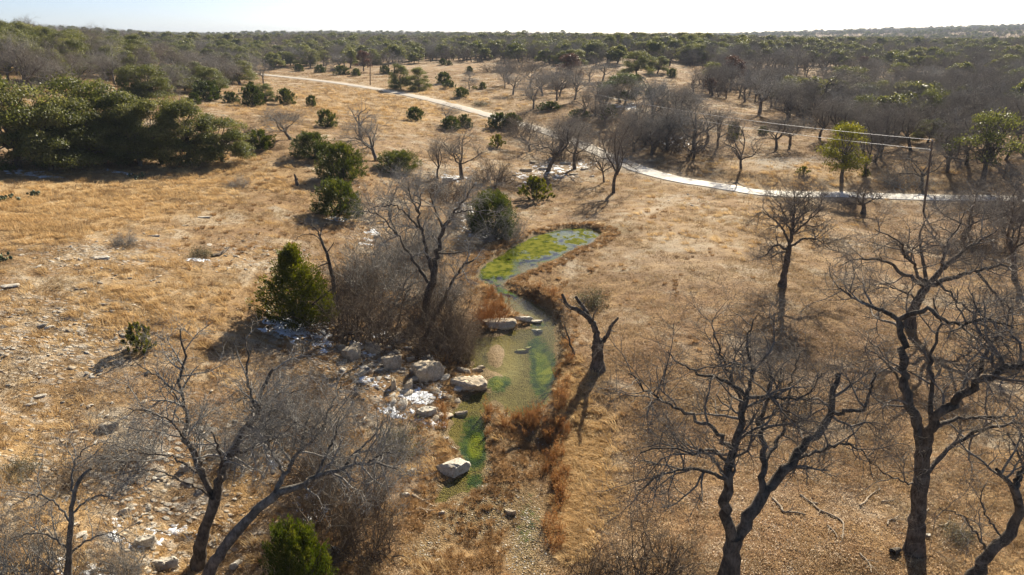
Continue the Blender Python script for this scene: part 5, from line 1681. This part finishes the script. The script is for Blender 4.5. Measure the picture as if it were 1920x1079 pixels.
scatter('gravel', np.stack([gx, gy, Z + 0.01], -1), np.stack([rg.normal(0, 0.25, len(gx)), rg.normal(0, 0.25, len(gx)), rg.uniform(0, 6.28, len(gx))], -1), np.stack([s, s, s], -1), [o for o in small_rock if 'warm' in o.data.materials[0].name or o.data.materials[0].name == 'limestone'], 'gravel and cobbles of the creek bed')
# ---------------------------------------------------------------- snow left in the shade
def snow_patch(px, py, wpx, dpx, label, thr=0.0, seed=0):
    c = at(px, py)
    dep = c[1] * CP - (c[2] - CAM_H) * SP
    w = wpx / FPX * dep
    e = at(px, py - dpx / 2); f = at(px, py + dpx / 2)
    d = abs(e[1] - f[1])
    n1 = 60
    u = np.linspace(-0.6, 0.6, n1)
    U, Vv = np.meshgrid(u, u)
    X, Y = c[0] + U * w, c[1] + Vv * d
    Z = height(X, Y)
    m = fbm(X / 0.75, Y / 0.75, 5, 300 + seed) * 1.0 + fbm(X / 0.16, Y / 0.16, 2, 330 + seed) * 0.55 - np.sqrt((U / 0.5) ** 2 + (Vv / 0.5) ** 2) * 0.6 + 0.40 - thr
    top = Z + np.clip(m, -0.3, 0.35) * 0.16
    P = np.stack([X - c[0], Y - c[1], top - c[2]], -1).reshape(-1, 3)
    i = np.arange(n1 - 1)[:, None] * n1 + np.arange(n1 - 1)[None, :]
    q = np.stack([i, i + 1, i + n1 + 1, i + n1], -1).reshape(-1, 4)
    q = q[(m.ravel()[q] > -0.10).any(1)]
    if len(q) == 0: return
    us = np.unique(q); rm = np.zeros(len(P), int); rm[us] = np.arange(len(us))
    o = obj('snow_patch', mk_mesh('snow_patch', P[us], rm[q], None, True, ('snow',)), loc=c)
    tag(o, label, 'snow', 'patches of old snow in the shade')
for k, a in enumerate([
 (552, 616, 105, 50, 'bluish snow patch in the shade of the cone shaped juniper', -0.05),
 (600, 628, 56, 40, 'broken snow patch between the juniper and the brush', 0.2),
 (615, 650, 40, 30, 'small snow patch at the left end of the brush', 0.25),
 (672, 652, 60, 30, 'snow on the shaded ledge under the brush', 0.18),
 (712, 632, 50, 22, 'snow patch in the middle of the brush', 0.22),
 (705, 722, 80, 34, 'snow patch below the upright grey rock', 0.15),
 (790, 748, 70, 34, 'snow patch at the foot of the cracked boulder', 0.05),
 (800, 792, 60, 24, 'snow patch below the snow capped boulder', 0.12),
 (740, 772, 60, 30, 'snow streaks on the bank above the olive bush', 0.22),
 (590, 950, 70, 60, 'snow streaks under the leaning grey limb', 0.22),
 (520, 870, 60, 34, 'snow under the brown brush right of the forked tree', 0.25),
 (240, 1010, 110, 70, 'bluish snow patch among the rubble at the bottom left', 0.22),
 (160, 1060, 110, 50, 'snow among the stones near the bottom left corner', 0.22),
 (340, 985, 80, 60, 'snow between stones at the foot of the forked tree', 0.25),
 (380, 488, 40, 12, 'thin snow strip by the little olive bush', 0.1),
 (905, 438, 70, 34, 'bluish snow under the large dark juniper', 0.12),
 (700, 440, 40, 40, 'white snow patch left of the creek tree', 0.15),
 (872, 398, 40, 50, 'snow on the ledges left of the dark juniper', 0.18),
 (1030, 318, 90, 34, 'snow on the rock heap at the creek bend', 0.32),
 (985, 332, 60, 22, 'snow on the left ledges of the rock heap', 0.35),
 (1090, 310, 60, 26, 'snow on the right ledges of the rock heap', 0.35),
 (850, 336, 80, 16, 'thin snow under the spreading bare tree', 0.3),
 (1258, 268, 90, 26, 'snow on the dark heap beyond the road', 0.32),
 (1165, 200, 60, 12, 'snow in the shade of the big dark live oak', 0.1),
 (640, 342, 60, 12, 'snow strip under the dense dark juniper', 0.1),
 (632, 410, 50, 12, 'snow strip under the round dark juniper', 0.15),
 (60, 326, 110, 10, 'thin snow strip under the left edge of the oak grove', 0.1),
 (215, 322, 60, 8, 'thin snow strip under the middle of the oak grove', 0.1),
 (1122, 690, 20, 8, 'little snow at the foot of the broken snag', 0.05),
]):
    snow_patch(*a, seed=k)

# ---------------------------------------------------------------- algae floating on the pools
def algae():
    x = np.linspace(-9, 17, 210); y = np.linspace(62, 91, 220)
    X, Y = np.meshgrid(x, y)
    px, py = project(np.stack([X, Y, w_level(Y)], -1))
    sd = sd_water(X, Y)
    w = mx(1.15 * blob(px, py, 1000, 462, 80, 34, -14), 0.45 * blob(px, py, 1070, 448, 70, 22, -14), 1.1 * blob(px, py, 925, 505, 50, 26))
    m = fbm(X / 1.5, Y / 2.2, 4, 401) * 0.9 + fbm(X / 0.35, Y / 0.4, 2, 410) * 0.35 + w * 1.0 - 0.22
    m = np.where(sd < 0.25, m, -1)
    V = np.stack([X, Y, w_level(Y) - 0.012 + 0.05 * np.clip(m - 0.1, 0, 0.4)], -1).reshape(-1, 3)
    nr, nc = X.shape
    i = np.arange(nr - 1)[:, None] * nc + np.arange(nc - 1)[None, :]
    q = np.stack([i, i + 1, i + nc + 1, i + nc], -1).reshape(-1, 4)
    q = q[(m.ravel()[q] > 0.0).sum(1) >= 3]
    us = np.unique(q); rm = np.zeros(len(V), int); rm[us] = np.arange(len(us))
    me = mk_mesh('algae', V[us], rm[q], None, True, ('algae',))
    a = me.attributes.new('far', 'FLOAT', 'POINT'); a.data.foreach_set('value', smooth(60, 72, V[us][:, 1]).astype(np.float32))
    obj('algae', me, kind='stuff', label='green algae mats floating just under the surface of the upper pool')
def algae_material():
    m, nt, b = new_mat('algae')
    N = NB(nt); P = N.pos()
    n1 = N.noise(1.1, 4, 0.65, vec=P); n2 = N.noise(9.0, 3, 0.7, vec=P); f = N.attr('far', 'Fac')
    near = N.mix(N.step(n1, 0.38, 0.62), (0.025, 0.06, 0.012), (0.11, 0.16, 0.012))
    upper = N.mix(N.step(n1, 0.36, 0.60), (0.055, 0.072, 0.010), (0.16, 0.16, 0.028))
    c = N.mix(f, near, upper)
    c = N.mix(N.math('MULTIPLY', N.step(n2, 0.5, 0.7), 0.45), c, (0.22, 0.20, 0.07))
    nt.links.new(c, b.inputs['Base Color']); b.inputs['Roughness'].default_value = 0.9; b.inputs['Specular IOR Level'].default_value = 0.0
    nt.links.new(N.bump(n2, 0.5, 0.03), b.inputs['Normal'])
algae_material()
algae()

# ---------------------------------------------------------------- fallen wood, stump, cactus
def ground_branch(pts, r0, r1, label, mat='dead_wood', side=3, name='fallen_branch', lift=0.03, cat='branch'):
    P = np.array([at(a, b) for a, b in pts]); P[:, 2] += lift + r0 * 0.5
    c = P[0].copy(); c[2] -= lift
    Q = resample(P, 0.14) - c
    rng = np.random.default_rng(int(pts[0][0]))
    Q[:, :2] += rng.normal(0, 0.012, Q[:, :2].shape)
    mb = MB(); v, q = tubes(Q, np.linspace(r0, r1, len(Q)), 7); mb.add(v, q)
    if side and len(Q) > 4:
        p, d, pr = spawn(rng, Q[None], np.linspace(r0, r1, len(Q))[None], side, 0.2, 0.95, 0.9, 0.6, 0.1)
        d[:, 2] = np.abs(d[:, 2]) * 0.3
        S = grow(rng, p, d, rng.uniform(0.3, 0.8, side), 5, 0.2)
        v, q = tubes(S, taper(pr * 0.6, 0.006, 5), 5); mb.add(v, q)
    o = obj(name, mb.mesh(name, (mat,), True), loc=c)
    tag(o, label, cat)
for a in [
 ([(1448, 936), (1463, 952), (1470, 962), (1490, 963), (1511, 967)], 0.075, 0.04, 'pale crooked branch on the ground right of the big spreading tree'),
 ([(1500, 930), (1522, 945), (1535, 957), (1560, 968), (1579, 980), (1581, 998), (1579, 1012)], 0.06, 0.03, 'longest pale fallen branch between the two big right trees'),
 ([(1612, 950), (1622, 943), (1630, 932), (1652, 917)], 0.055, 0.02, 'pale forked branch left of the forked tree trunk'),
 ([(1664, 986), (1666, 977), (1675, 976), (1682, 970)], 0.05, 0.03, 'short curved pale branch at the left of the forked trunk'),
 ([(1760, 988), (1774, 985), (1781, 972)], 0.05, 0.025, 'short pale branch right of the forked trunk'),
 ([(1735, 962), (1742, 955)], 0.05, 0.03, 'tiny pale stick behind the forked trunk'),
 ([(1612, 1040), (1630, 1058), (1634, 1075)], 0.045, 0.02, 'pale stick at the bottom edge between the two big trees'),
 ([(1550, 985), (1565, 1000), (1568, 1010)], 0.04, 0.02, 'thin pale stick below the longest fallen branch'),
 ([(1652, 942), (1676, 940)], 0.045, 0.02, 'straight pale stick behind the short curved branch'),
 ([(1520, 945), (1533, 946)], 0.06, 0.05, 'stubby pale piece of wood on the longest fallen branch'),
 ([(773, 931), (795, 943), (814, 953)], 0.10, 0.06, 'weathered white log beside the gravel'),
 ([(786, 956), (802, 960), (817, 960)], 0.09, 0.06, 'shorter white log below the weathered one'),
]:
    ground_branch(*a)
ground_branch([(398, 482), (415, 478), (430, 466)], 0.16, 0.07, 'dark rotten log beside the little olive bush', 'bark_dark', 4, 'fallen_log', cat='log')
ground_branch([(1672, 1040), (1685, 1034)], 0.2, 0.12, 'dark piece of log at the foot of the forked tree', 'bark_dark', 0, 'fallen_log', cat='log')
ground_branch([(1080, 425), (1100, 412), (1130, 396)], 0.06, 0.05, 'pale pole lying along the bank above the upper pool', 'dead_wood', 0, 'fallen_pole', cat='log')

def stump():
    b = at(557, 349)
    rng = np.random.default_rng(4)
    P = np.array([[0, 0, -0.2], [0.02, 0, 0.3], [-0.05, 0, 0.8], [-0.1, 0.02, 1.25], [-0.22, 0.02, 1.6]])
    mb = MB(); v, q = tubes(resample(P, 0.15), np.linspace(0.3, 0.1, len(resample(P, 0.15))), 9); mb.add(v, q)
    v, q = tubes(np.array([[0, 0, 0.7], [0.18, 0, 0.95], [0.22, 0, 1.1]]), np.array([0.1, 0.07, 0.03]), 7); mb.add(v, q)
    o = obj('tree_stump', mb.mesh('tree_stump', ('bark_dark',), True), loc=b)
    tag(o, 'charred leaning stump in the golden grass', 'stump')
stump()

def cactus(px, py, wpx, label, seed):
    rng = np.random.default_rng(seed)
    b = at(px, py); dep = b[1] * CP - (b[2] - CAM_H) * SP; W = wpx / FPX * dep
    t = thing('prickly_pear', label, 'cactus', b, 0, 'prickly pear patches in the grass')
    a = np.linspace(0, 2 * math.pi, 10, endpoint=False)
    ring = np.stack([np.cos(a) * 0.5, np.zeros(10), np.sin(a) * 0.62 + 0.55], 1)
    ring[:, 0] *= np.where(ring[:, 2] < 0.5, 0.75, 1.0)
    V = np.vstack([ring * [1, 1, 1] + [0, 0.05, 0], ring * [1, 1, 1] - [0, 0.05, 0], [[0, 0.1, 0.55], [0, -0.1, 0.55]]])
    T = []
    for i in range(10):
        j = (i + 1) % 10
        T += [[20, i, j], [21, 10 + j, 10 + i], [i, 10 + i, j], [j, 10 + i, 10 + j]]
    me = mk_mesh('cactus_pad', V, None, np.array(T), True, ('cactus_pad',), rng.random(len(V)) * 0.8)
    for k in range(26):
        o = obj('pad', me, t)
        s = rng.uniform(0.22, 0.36)
        o.scale = (s, s, s)
        o.location = (rng.normal(0, W * 0.24), rng.normal(0, W * 0.2), rng.choice([-0.02, 0.0, 0.22, 0.3]))
        o.rotation_euler = (rng.normal(0, 0.5), rng.normal(0, 0.5), rng.uniform(0, 6.28))
cactus(258, 334, 44, 'prickly pear patch in the grass below the oak grove', 1)
cactus(14, 377, 40, 'prickly pear patch at the left edge in the golden grass', 2)
cactus(4, 488, 36, 'prickly pear patch at the left edge among stones', 3)
cactus(63, 369, 18, 'small prickly pear right of the left edge patch', 4)

# ---------------------------------------------------------------- utility line
def pole(px, py, tpx, tpy, label, arm=True):
    b = at(px, py); tp = on_plane_y(tpx, tpy, b[1])
    H = tp[2] - b[2]
    t = thing('utility_pole', label, 'utility pole', b)
    tx = tp[0] - b[0]
    P = np.array([[0, 0, -0.5], [tx * 0.5, 0, H * 0.5], [tx, 0, H]])
    mb = MB(); v, q = tubes(P, np.array([0.17, 0.15, 0.12]), 12); mb.add(v, q)
    v, q = tubes(np.array([[tx, 0, H - 0.02], [tx, 0, H + 0.03], [tx, 0, H + 0.04]]), np.array([0.12, 0.11, 0.001]), 12); mb.add(v, q)
    obj('post', mb.mesh('post', ('pole_wood',), True), t)
    pts = {}
    if arm:
        mb = MB()
        v, q = tubes(np.array([[tx - 0.05, -0.16, H - 0.25], [tx - 0.75, -0.16, H - 0.25], [tx - 1.0, -0.16, H - 0.25]])[::-1] + [0.45, 0, 0], np.full(3, 0.06), 4); mb.add(v, q)
        ca = obj('crossarm', mb.mesh('crossarm', ('pole_wood',)), t)
        for k, dz in enumerate((0.05, -1.35)):
            mb = MB()
            v, q = tubes(np.array([[tx - 0.1, -0.14, H + dz - 0.1], [tx - 0.1, -0.14, H + dz - 0.03], [tx - 0.1, -0.14, H + dz], [tx - 0.1, -0.14, H + dz + 0.06], [tx - 0.1, -0.14, H + dz + 0.12]]) , np.array([0.07, 0.10, 0.06, 0.09, 0.02]), 10); mb.add(v, q)
            obj('insulator', mb.mesh('insulator', ('porcelain',), True), ca if k == 0 else t)
            pts[k] = b + np.array([tx - 0.1, -0.14, H + dz + 0.08])
    return b, tp, pts
b1, t1, w1 = pole(1732, 397, 1748, 264, 'tall leaning wooden utility pole beside the near road at the right')
b2, t2, w2 = pole(1116, 219, 1117, 178, 'utility pole in the middle distance beyond the creek trees')
b3, t3, w3 = pole(694, 160, 694, 92, 'utility pole beside the far stretch of ranch road')
def wire(a, b, sag, label):
    s = np.linspace(0, 1, 60)[:, None]
    P = a * (1 - s) + b * s; P[:, 2] -= (4 * sag * s * (1 - s))[:, 0]
    v, q = tubes(P - a, np.full(60, 0.03), 5)
    o = obj('power_line', MB().add(v, q).mesh('power_line', ('cable',), True), loc=a)
    tag(o, label, 'power line')
wire(w1[0], w2[0], 1.0, 'upper wire between the near pole and the middle distance pole')
wire(w1[1], w2[1], 1.0, 'lower wire between the near pole and the middle distance pole')

# ---------------------------------------------------------------- grass, weeds, fallen leaves
def blades(seed, nb, h, spread, w, lean, droop, mat, dirs=None, seg=2):
    rng = np.random.default_rng(seed)
    az = rng.uniform(0, 2 * math.pi, nb)
    r = np.sqrt(rng.random(nb)) * spread
    p0 = np.column_stack([np.cos(az) * r, np.sin(az) * r, np.full(nb, -0.03)])
    d = np.column_stack([np.cos(az) * 0.4 + lean, np.sin(az) * 0.4, np.ones(nb)]) + rng.normal(0, 0.22, (nb, 3))
    d = unit(d)
    L = h * rng.uniform(0.55, 1.2, nb)[:, None]
    mid = p0 + d * L * 0.55
    d2 = d.copy(); d2[:, 2] -= droop; d2[:, 0] += lean * 0.6; d2 = unit(d2)
    tip = mid + d2 * L * 0.5
    side = unit(np.cross(d, rng.normal(0, 1, (nb, 3)))) * w * rng.uniform(0.6, 1.3, nb)[:, None]
    V = np.stack([p0 - side * 0.5, p0 + side * 0.5, mid + side * 0.42, mid - side * 0.42, tip], 1)
    k = (np.arange(nb) * 5)[:, None]
    q = k + np.array([[0, 1, 2, 3]]); t = k + np.array([[3, 2, 4]])
    return mk_mesh('grass_blades', V.reshape(-1, 3), q, t, False, (mat,))

def tuft_objects(name, meshes, spots, label):
    out = []
    for me, (px, py) in zip(meshes, spots):
        b = at(px, py)
        o = obj(name, me, loc=b, kind='stuff', label=label)
        out.append(o)
    return out
short_t = tuft_objects('short_grass', [blades(800 + k, 26, 0.20, 0.24, 0.020, 0.25, 0.5, 'grass_short') for k in range(4)], [(1250, 700), (1300, 650), (300, 600), (400, 560)], 'short dry brown grass of the rangeland')
gold_t = tuft_objects('golden_grass', [blades(820 + k, 34, 0.50, 0.22, 0.022, 0.75, 0.75, 'grass_gold') for k in range(4)], [(100, 400), (200, 390), (300, 370), (400, 340)], 'long golden grass combed over by the wind')
tuss_t = tuft_objects('grass_tussock', [blades(840 + k, 60, 0.42, 0.16, 0.024, 0.1, 0.9, 'grass_tussock') for k in range(3)], [(970, 820), (1000, 850), (990, 545)], 'brown tussocks along the creek')
long_t = tuft_objects('bank_grass', [blades(860 + k, 60, 0.75, 0.26, 0.026, 0.9, 1.1, 'grass_gold') for k in range(3)], [(1085, 840), (1090, 880), (1100, 920)], 'long pale grass draped down the right bank')

def reed_mesh(seed):
    rng = np.random.default_rng(seed)
    nb = 12
    az = rng.uniform(0, 6.28, nb); r = rng.random(nb) * 0.2
    p0 = np.column_stack([np.cos(az) * r, np.sin(az) * r, np.full(nb, -0.05)])
    P = grow(rng, p0, np.column_stack([np.cos(az) * 0.25, np.sin(az) * 0.25, np.ones(nb)]), rng.uniform(0.7, 1.2, nb), 5, 0.12)
    mb = MB(); v, q = tubes(P, taper(np.full(nb, 0.014), 0.006, 5), 3); mb.add(v, q)
    M = 170
    i = rng.integers(0, nb, M); f = rng.uniform(1, 4, M); k = np.minimum(f.astype(int), 3); f = (f - k)[:, None]
    pos = P[i, k] * (1 - f) + P[i, k + 1] * f + rng.normal(0, 0.045, (M, 3))
    v, q = leaf_quads(rng, pos, rand_dirs(rng, M), 0.085 * rng.uniform(0.6, 1.4, M), 0.5); mb.add(v, q)
    return mb.mesh('weed', ('reed_rust',))
reed_t = tuft_objects('rusty_weeds', [reed_mesh(880 + k) for k in range(3)], [(1045, 770), (1040, 800), (835, 775)], 'rust coloured dead weeds along the channel')

def leaf_patch(seed):
    rng = np.random.default_rng(seed)
    M = 16
    P = np.column_stack([rng.uniform(-0.3, 0.3, M), rng.uniform(-0.3, 0.3, M), rng.uniform(0.0, 0.06, M)])
    nn = rand_dirs(rng, M); nn[:, 2] = np.abs(nn[:, 2]) + 0.8
    v, q = leaf_quads(rng, P, nn, 0.075 * rng.uniform(0.6, 1.4, M), 0.6)
    return MB().add(v, q).mesh('leaf_litter', ('dry_leaf',))
leaf_t = tuft_objects('leaf_litter', [leaf_patch(890 + k) for k in range(4)], [(1500, 1000), (1600, 1020), (1450, 1060), (1780, 900)], 'dead oak leaves scattered under the trees')

def polar_points(rng, M, y0, y1, a0=-0.98, a1=0.98, k=1.0):
    a = rng.uniform(a0, a1, M)
    y = np.exp(rng.uniform(math.log(y0), math.log(y1), M))
    return a * y, y

def grass_cover():
    rng = np.random.default_rng(123)
    # short grass everywhere but rock, water, road and bare earth
    x, y = polar_points(rng, 175000, 21, 330)
    z = height(x, y)
    rocky, golden, bed, algae, litter, bare = masks(x, y, z)
    clump = smooth(-0.25, 0.25, fbm(x / 1.6, y / 1.6, 3, 140))
    rd = road_dist(x, y)[0]; sd = sd_water(x, y)
    w = (0.35 + 0.65 * smooth(-0.35, 0.1, fbm(x / 7.0, y / 7.0, 3, 145))) * (1 - 0.55 * rocky) * (1 - 0.93 * bed) * (1 - 0.85 * bare) * (1 - 0.45 * litter) * (0.25 + 0.75 * clump)
    k = (rng.random(len(x)) < w) & (rd > 2.45 + 1.2 * rng.random(len(x)) ** 2) & (sd > 0.25)
    X, Y, Z = x[k], y[k], z[k]
    s = rng.uniform(0.6, 1.35, len(X)) * (0.8 + Y / 95.0)
    s2 = np.stack([s * 1.1, s * 1.1, s * (0.55 + 0.45 * golden[k]) * rng.uniform(0.6, 1.3, len(X))], -1)
    scatter('short_grass', np.stack([X, Y, Z], -1), np.stack([np.zeros(len(X)), np.zeros(len(X)), rng.normal(0.5, 1.3, len(X))], -1), s2, short_t, 'short dry brown grass of the rangeland')
    # long golden grass
    x, y = polar_points(rng, 90000, 21, 260)
    z = height(x, y)
    rocky, golden, bed, algae, litter, bare = masks(x, y, z)
    clump = smooth(-0.1, 0.35, fbm(x / 5.0, y / 5.0, 3, 150))
    rd = road_dist(x, y)[0]; sd = sd_water(x, y)
    w = (golden ** 1.2 + 0.10 * (x < 0) * clump) * (0.25 + 0.75 * clump) * (1 - 0.7 * rocky) * (1 - bed) * (1 - bare)
    k = (rng.random(len(x)) < w) & (rd > 2.6) & (sd > 0.5)
    X, Y, Z = x[k], y[k], z[k]
    s = rng.uniform(0.7, 1.7, len(X)) * (0.75 + Y / 150.0)
    rot = np.stack([np.zeros(len(X)), np.zeros(len(X)), rng.normal(2.6, 0.45, len(X)) + fbm(X / 8, Y / 8, 2, 160) * 0.9], -1)
    scatter('golden_grass', np.stack([X, Y, Z], -1), rot, np.stack([s, s, s * 0.9], -1), gold_t, 'long golden grass combed over by the wind')
    # tussocks beside the water and on the gravel bars
    x, y = polar_points(rng, 90000, 23, 110, -0.5, 0.4)
    z = height(x, y)
    px, py = project(np.stack([x, y, z], -1))
    sd = sd_water(x, y)
    rim = smooth(0.1, 0.5, sd) * smooth(2.6, 0.8, sd)
    bar = mx(blob(px, py, 985, 830, 80, 85), blob(px, py, 895, 1040, 55, 70), 0.8 * blob(px, py, 1130, 445, 45, 16), blob(px, py, 1000, 548, 80, 40), 0.9 * blob(px, py, 930, 600, 40, 22), 0.9 * blob(px, py, 830, 860, 30, 40), 0.7 * blob(px, py, 770, 960, 40, 40), 0.8 * blob(px, py, 845, 1060, 80, 50), 0.7 * blob(px, py, 938, 650, 26, 50))
    w = np.clip(0.55 * rim * (py < 560) + 0.22 * rim + 0.55 * bar * smooth(-0.1, 0.3, fbm(x / 1.2, y / 1.2, 2, 170)), 0, 1) * (sd > 0.05)
    mead = 0.035 * (x > 3) * (y > 30) * smooth(0.0, 0.4, fbm(x / 5.0, y / 5.0, 3, 175)) + 0.02 * (x < 0)
    k = (rng.random(len(x)) < w * 0.8 + mead) & (sd > 0.05)
    X, Y, Z = x[k], y[k], z[k]
    s = rng.uniform(0.35, 1.05, len(X)) * (0.7 + Y / 130.0)
    scatter('grass_tussock', np.stack([X, Y, Z], -1), np.stack([np.zeros(len(X)), np.zeros(len(X)), rng.uniform(0, 6.28, len(X))], -1), np.stack([s, s, s], -1), tuss_t, 'brown tussocks along the creek')
    # pale grass combed down the right bank
    x, y = polar_points(rng, 20000, 22, 62, -0.1, 0.4)
    z = height(x, y); px, py = project(np.stack([x, y, z], -1))
    w = mx(blob(px, py, 1090, 850, 60, 130, -8), 0.9 * blob(px, py, 1085, 985, 55, 90), 0.5 * blob(px, py, 1075, 720, 40, 60), 0.45 * blob(px, py, 640, 1000, 200, 100), 0.5 * blob(px, py, 780, 850, 50, 50))
    k = (rng.random(len(x)) < w * 0.65) & (sd_water(x, y) > 0.6)
    X, Y, Z = x[k], y[k], z[k]
    s = rng.uniform(0.5, 1.1, len(X))
    rot = np.stack([np.zeros(len(X)), np.zeros(len(X)), rng.normal(2.6, 0.5, len(X))], -1)
    scatter('bank_grass', np.stack([X, Y, Z], -1), rot, np.stack([s, s, s * 0.8], -1), long_t, 'long pale grass draped down the right bank')
    # rusty weeds
    x, y = polar_points(rng, 30000, 23, 75, -0.3, 0.35)
    z = height(x, y); px, py = project(np.stack([x, y, z], -1))
    w = mx(blob(px, py, 1052, 770, 16, 110), 0.9 * blob(px, py, 1052, 900, 18, 90), blob(px, py, 836, 782, 16, 40), 0.7 * blob(px, py, 913, 790, 10, 50), 0.7 * blob(px, py, 1035, 850, 26, 60), 0.6 * blob(px, py, 985, 800, 60, 40), 0.6 * blob(px, py, 1062, 670, 14, 50), 0.5 * blob(px, py, 1040, 1010, 20, 50), 0.6 * blob(px, py, 930, 570, 30, 40), 0.5 * blob(px, py, 1030, 560, 40, 26))
    k = (rng.random(len(x)) < w * 0.42) & (sd_water(x, y) > 0.05)
    X, Y, Z = x[k], y[k], z[k]
    s = rng.uniform(0.3, 0.95, len(X))
    scatter('rusty_weeds', np.stack([X, Y, Z], -1), np.stack([np.zeros(len(X)), np.zeros(len(X)), rng.uniform(0, 6.28, len(X))], -1), np.stack([s, s, s * rng.uniform(0.7, 1.2, len(X))], -1), reed_t, 'rust coloured dead weeds along the channel')
    # leaf litter
    x, y = polar_points(rng, 60000, 21, 100)
    z = height(x, y)
    m = masks(x, y, z)
    k = (rng.random(len(x)) < m[4] * 0.55 + 0.05) & (sd_water(x, y) > 0.3) & (road_dist(x, y)[0] > 2.5)
    X, Y, Z = x[k], y[k], z[k]
    s = rng.uniform(0.6, 1.25, len(X)) * (0.75 + Y / 110.0)
    scatter('leaf_litter', np.stack([X, Y, Z + 0.02], -1), np.stack([np.zeros(len(X)), np.zeros(len(X)), rng.uniform(0, 6.28, len(X))], -1), np.stack([s, s, s], -1), leaf_t, 'dead oak leaves scattered under the trees')
grass_cover()

# ---------------------------------------------------------------- the air
def haze():
    zs = []
    dg = bpy.data.objects['ground'].data
    co = np.empty(len(dg.vertices) * 3, np.float32); dg.vertices.foreach_get('co', co); co = co.reshape(-1, 3)
    lo, hi = co.min(0), co.max(0)
    x0, x1, y0, y1, z0, z1 = lo[0] - 30, hi[0] + 30, -30, hi[1] + 30, lo[2] - 1.0, max(hi[2] + 16, CAM_H + 4)
    V = [(x, y, z) for z in (z0, z1) for y in (y0, y1) for x in (x0, x1)]
    F = [(0, 2, 3, 1), (4, 5, 7, 6), (0, 1, 5, 4), (2, 6, 7, 3), (0, 4, 6, 2), (1, 3, 7, 5)]
    m = bpy.data.materials.new('haze_air'); m.use_nodes = True
    nt = m.node_tree; nt.nodes.remove(nt.nodes['Principled BSDF'])
    pv = nt.nodes.new('ShaderNodeVolumePrincipled')
    pv.inputs['Color'].default_value = (0.72, 0.83, 1.0, 1); pv.inputs['Density'].default_value = HAZE
    pv.inputs['Anisotropy'].default_value = 0.0
    nt.links.new(pv.outputs[0], nt.nodes['Material Output'].inputs['Volume'])
    MAT['haze_air'] = m
    o = obj('haze', mk_mesh('haze', np.array(V, float), np.array(F), None, False, ('haze_air',)), kind='stuff', label='thin blue winter haze over the whole valley')
HAZE = 0.00011
haze()
tell_apart()
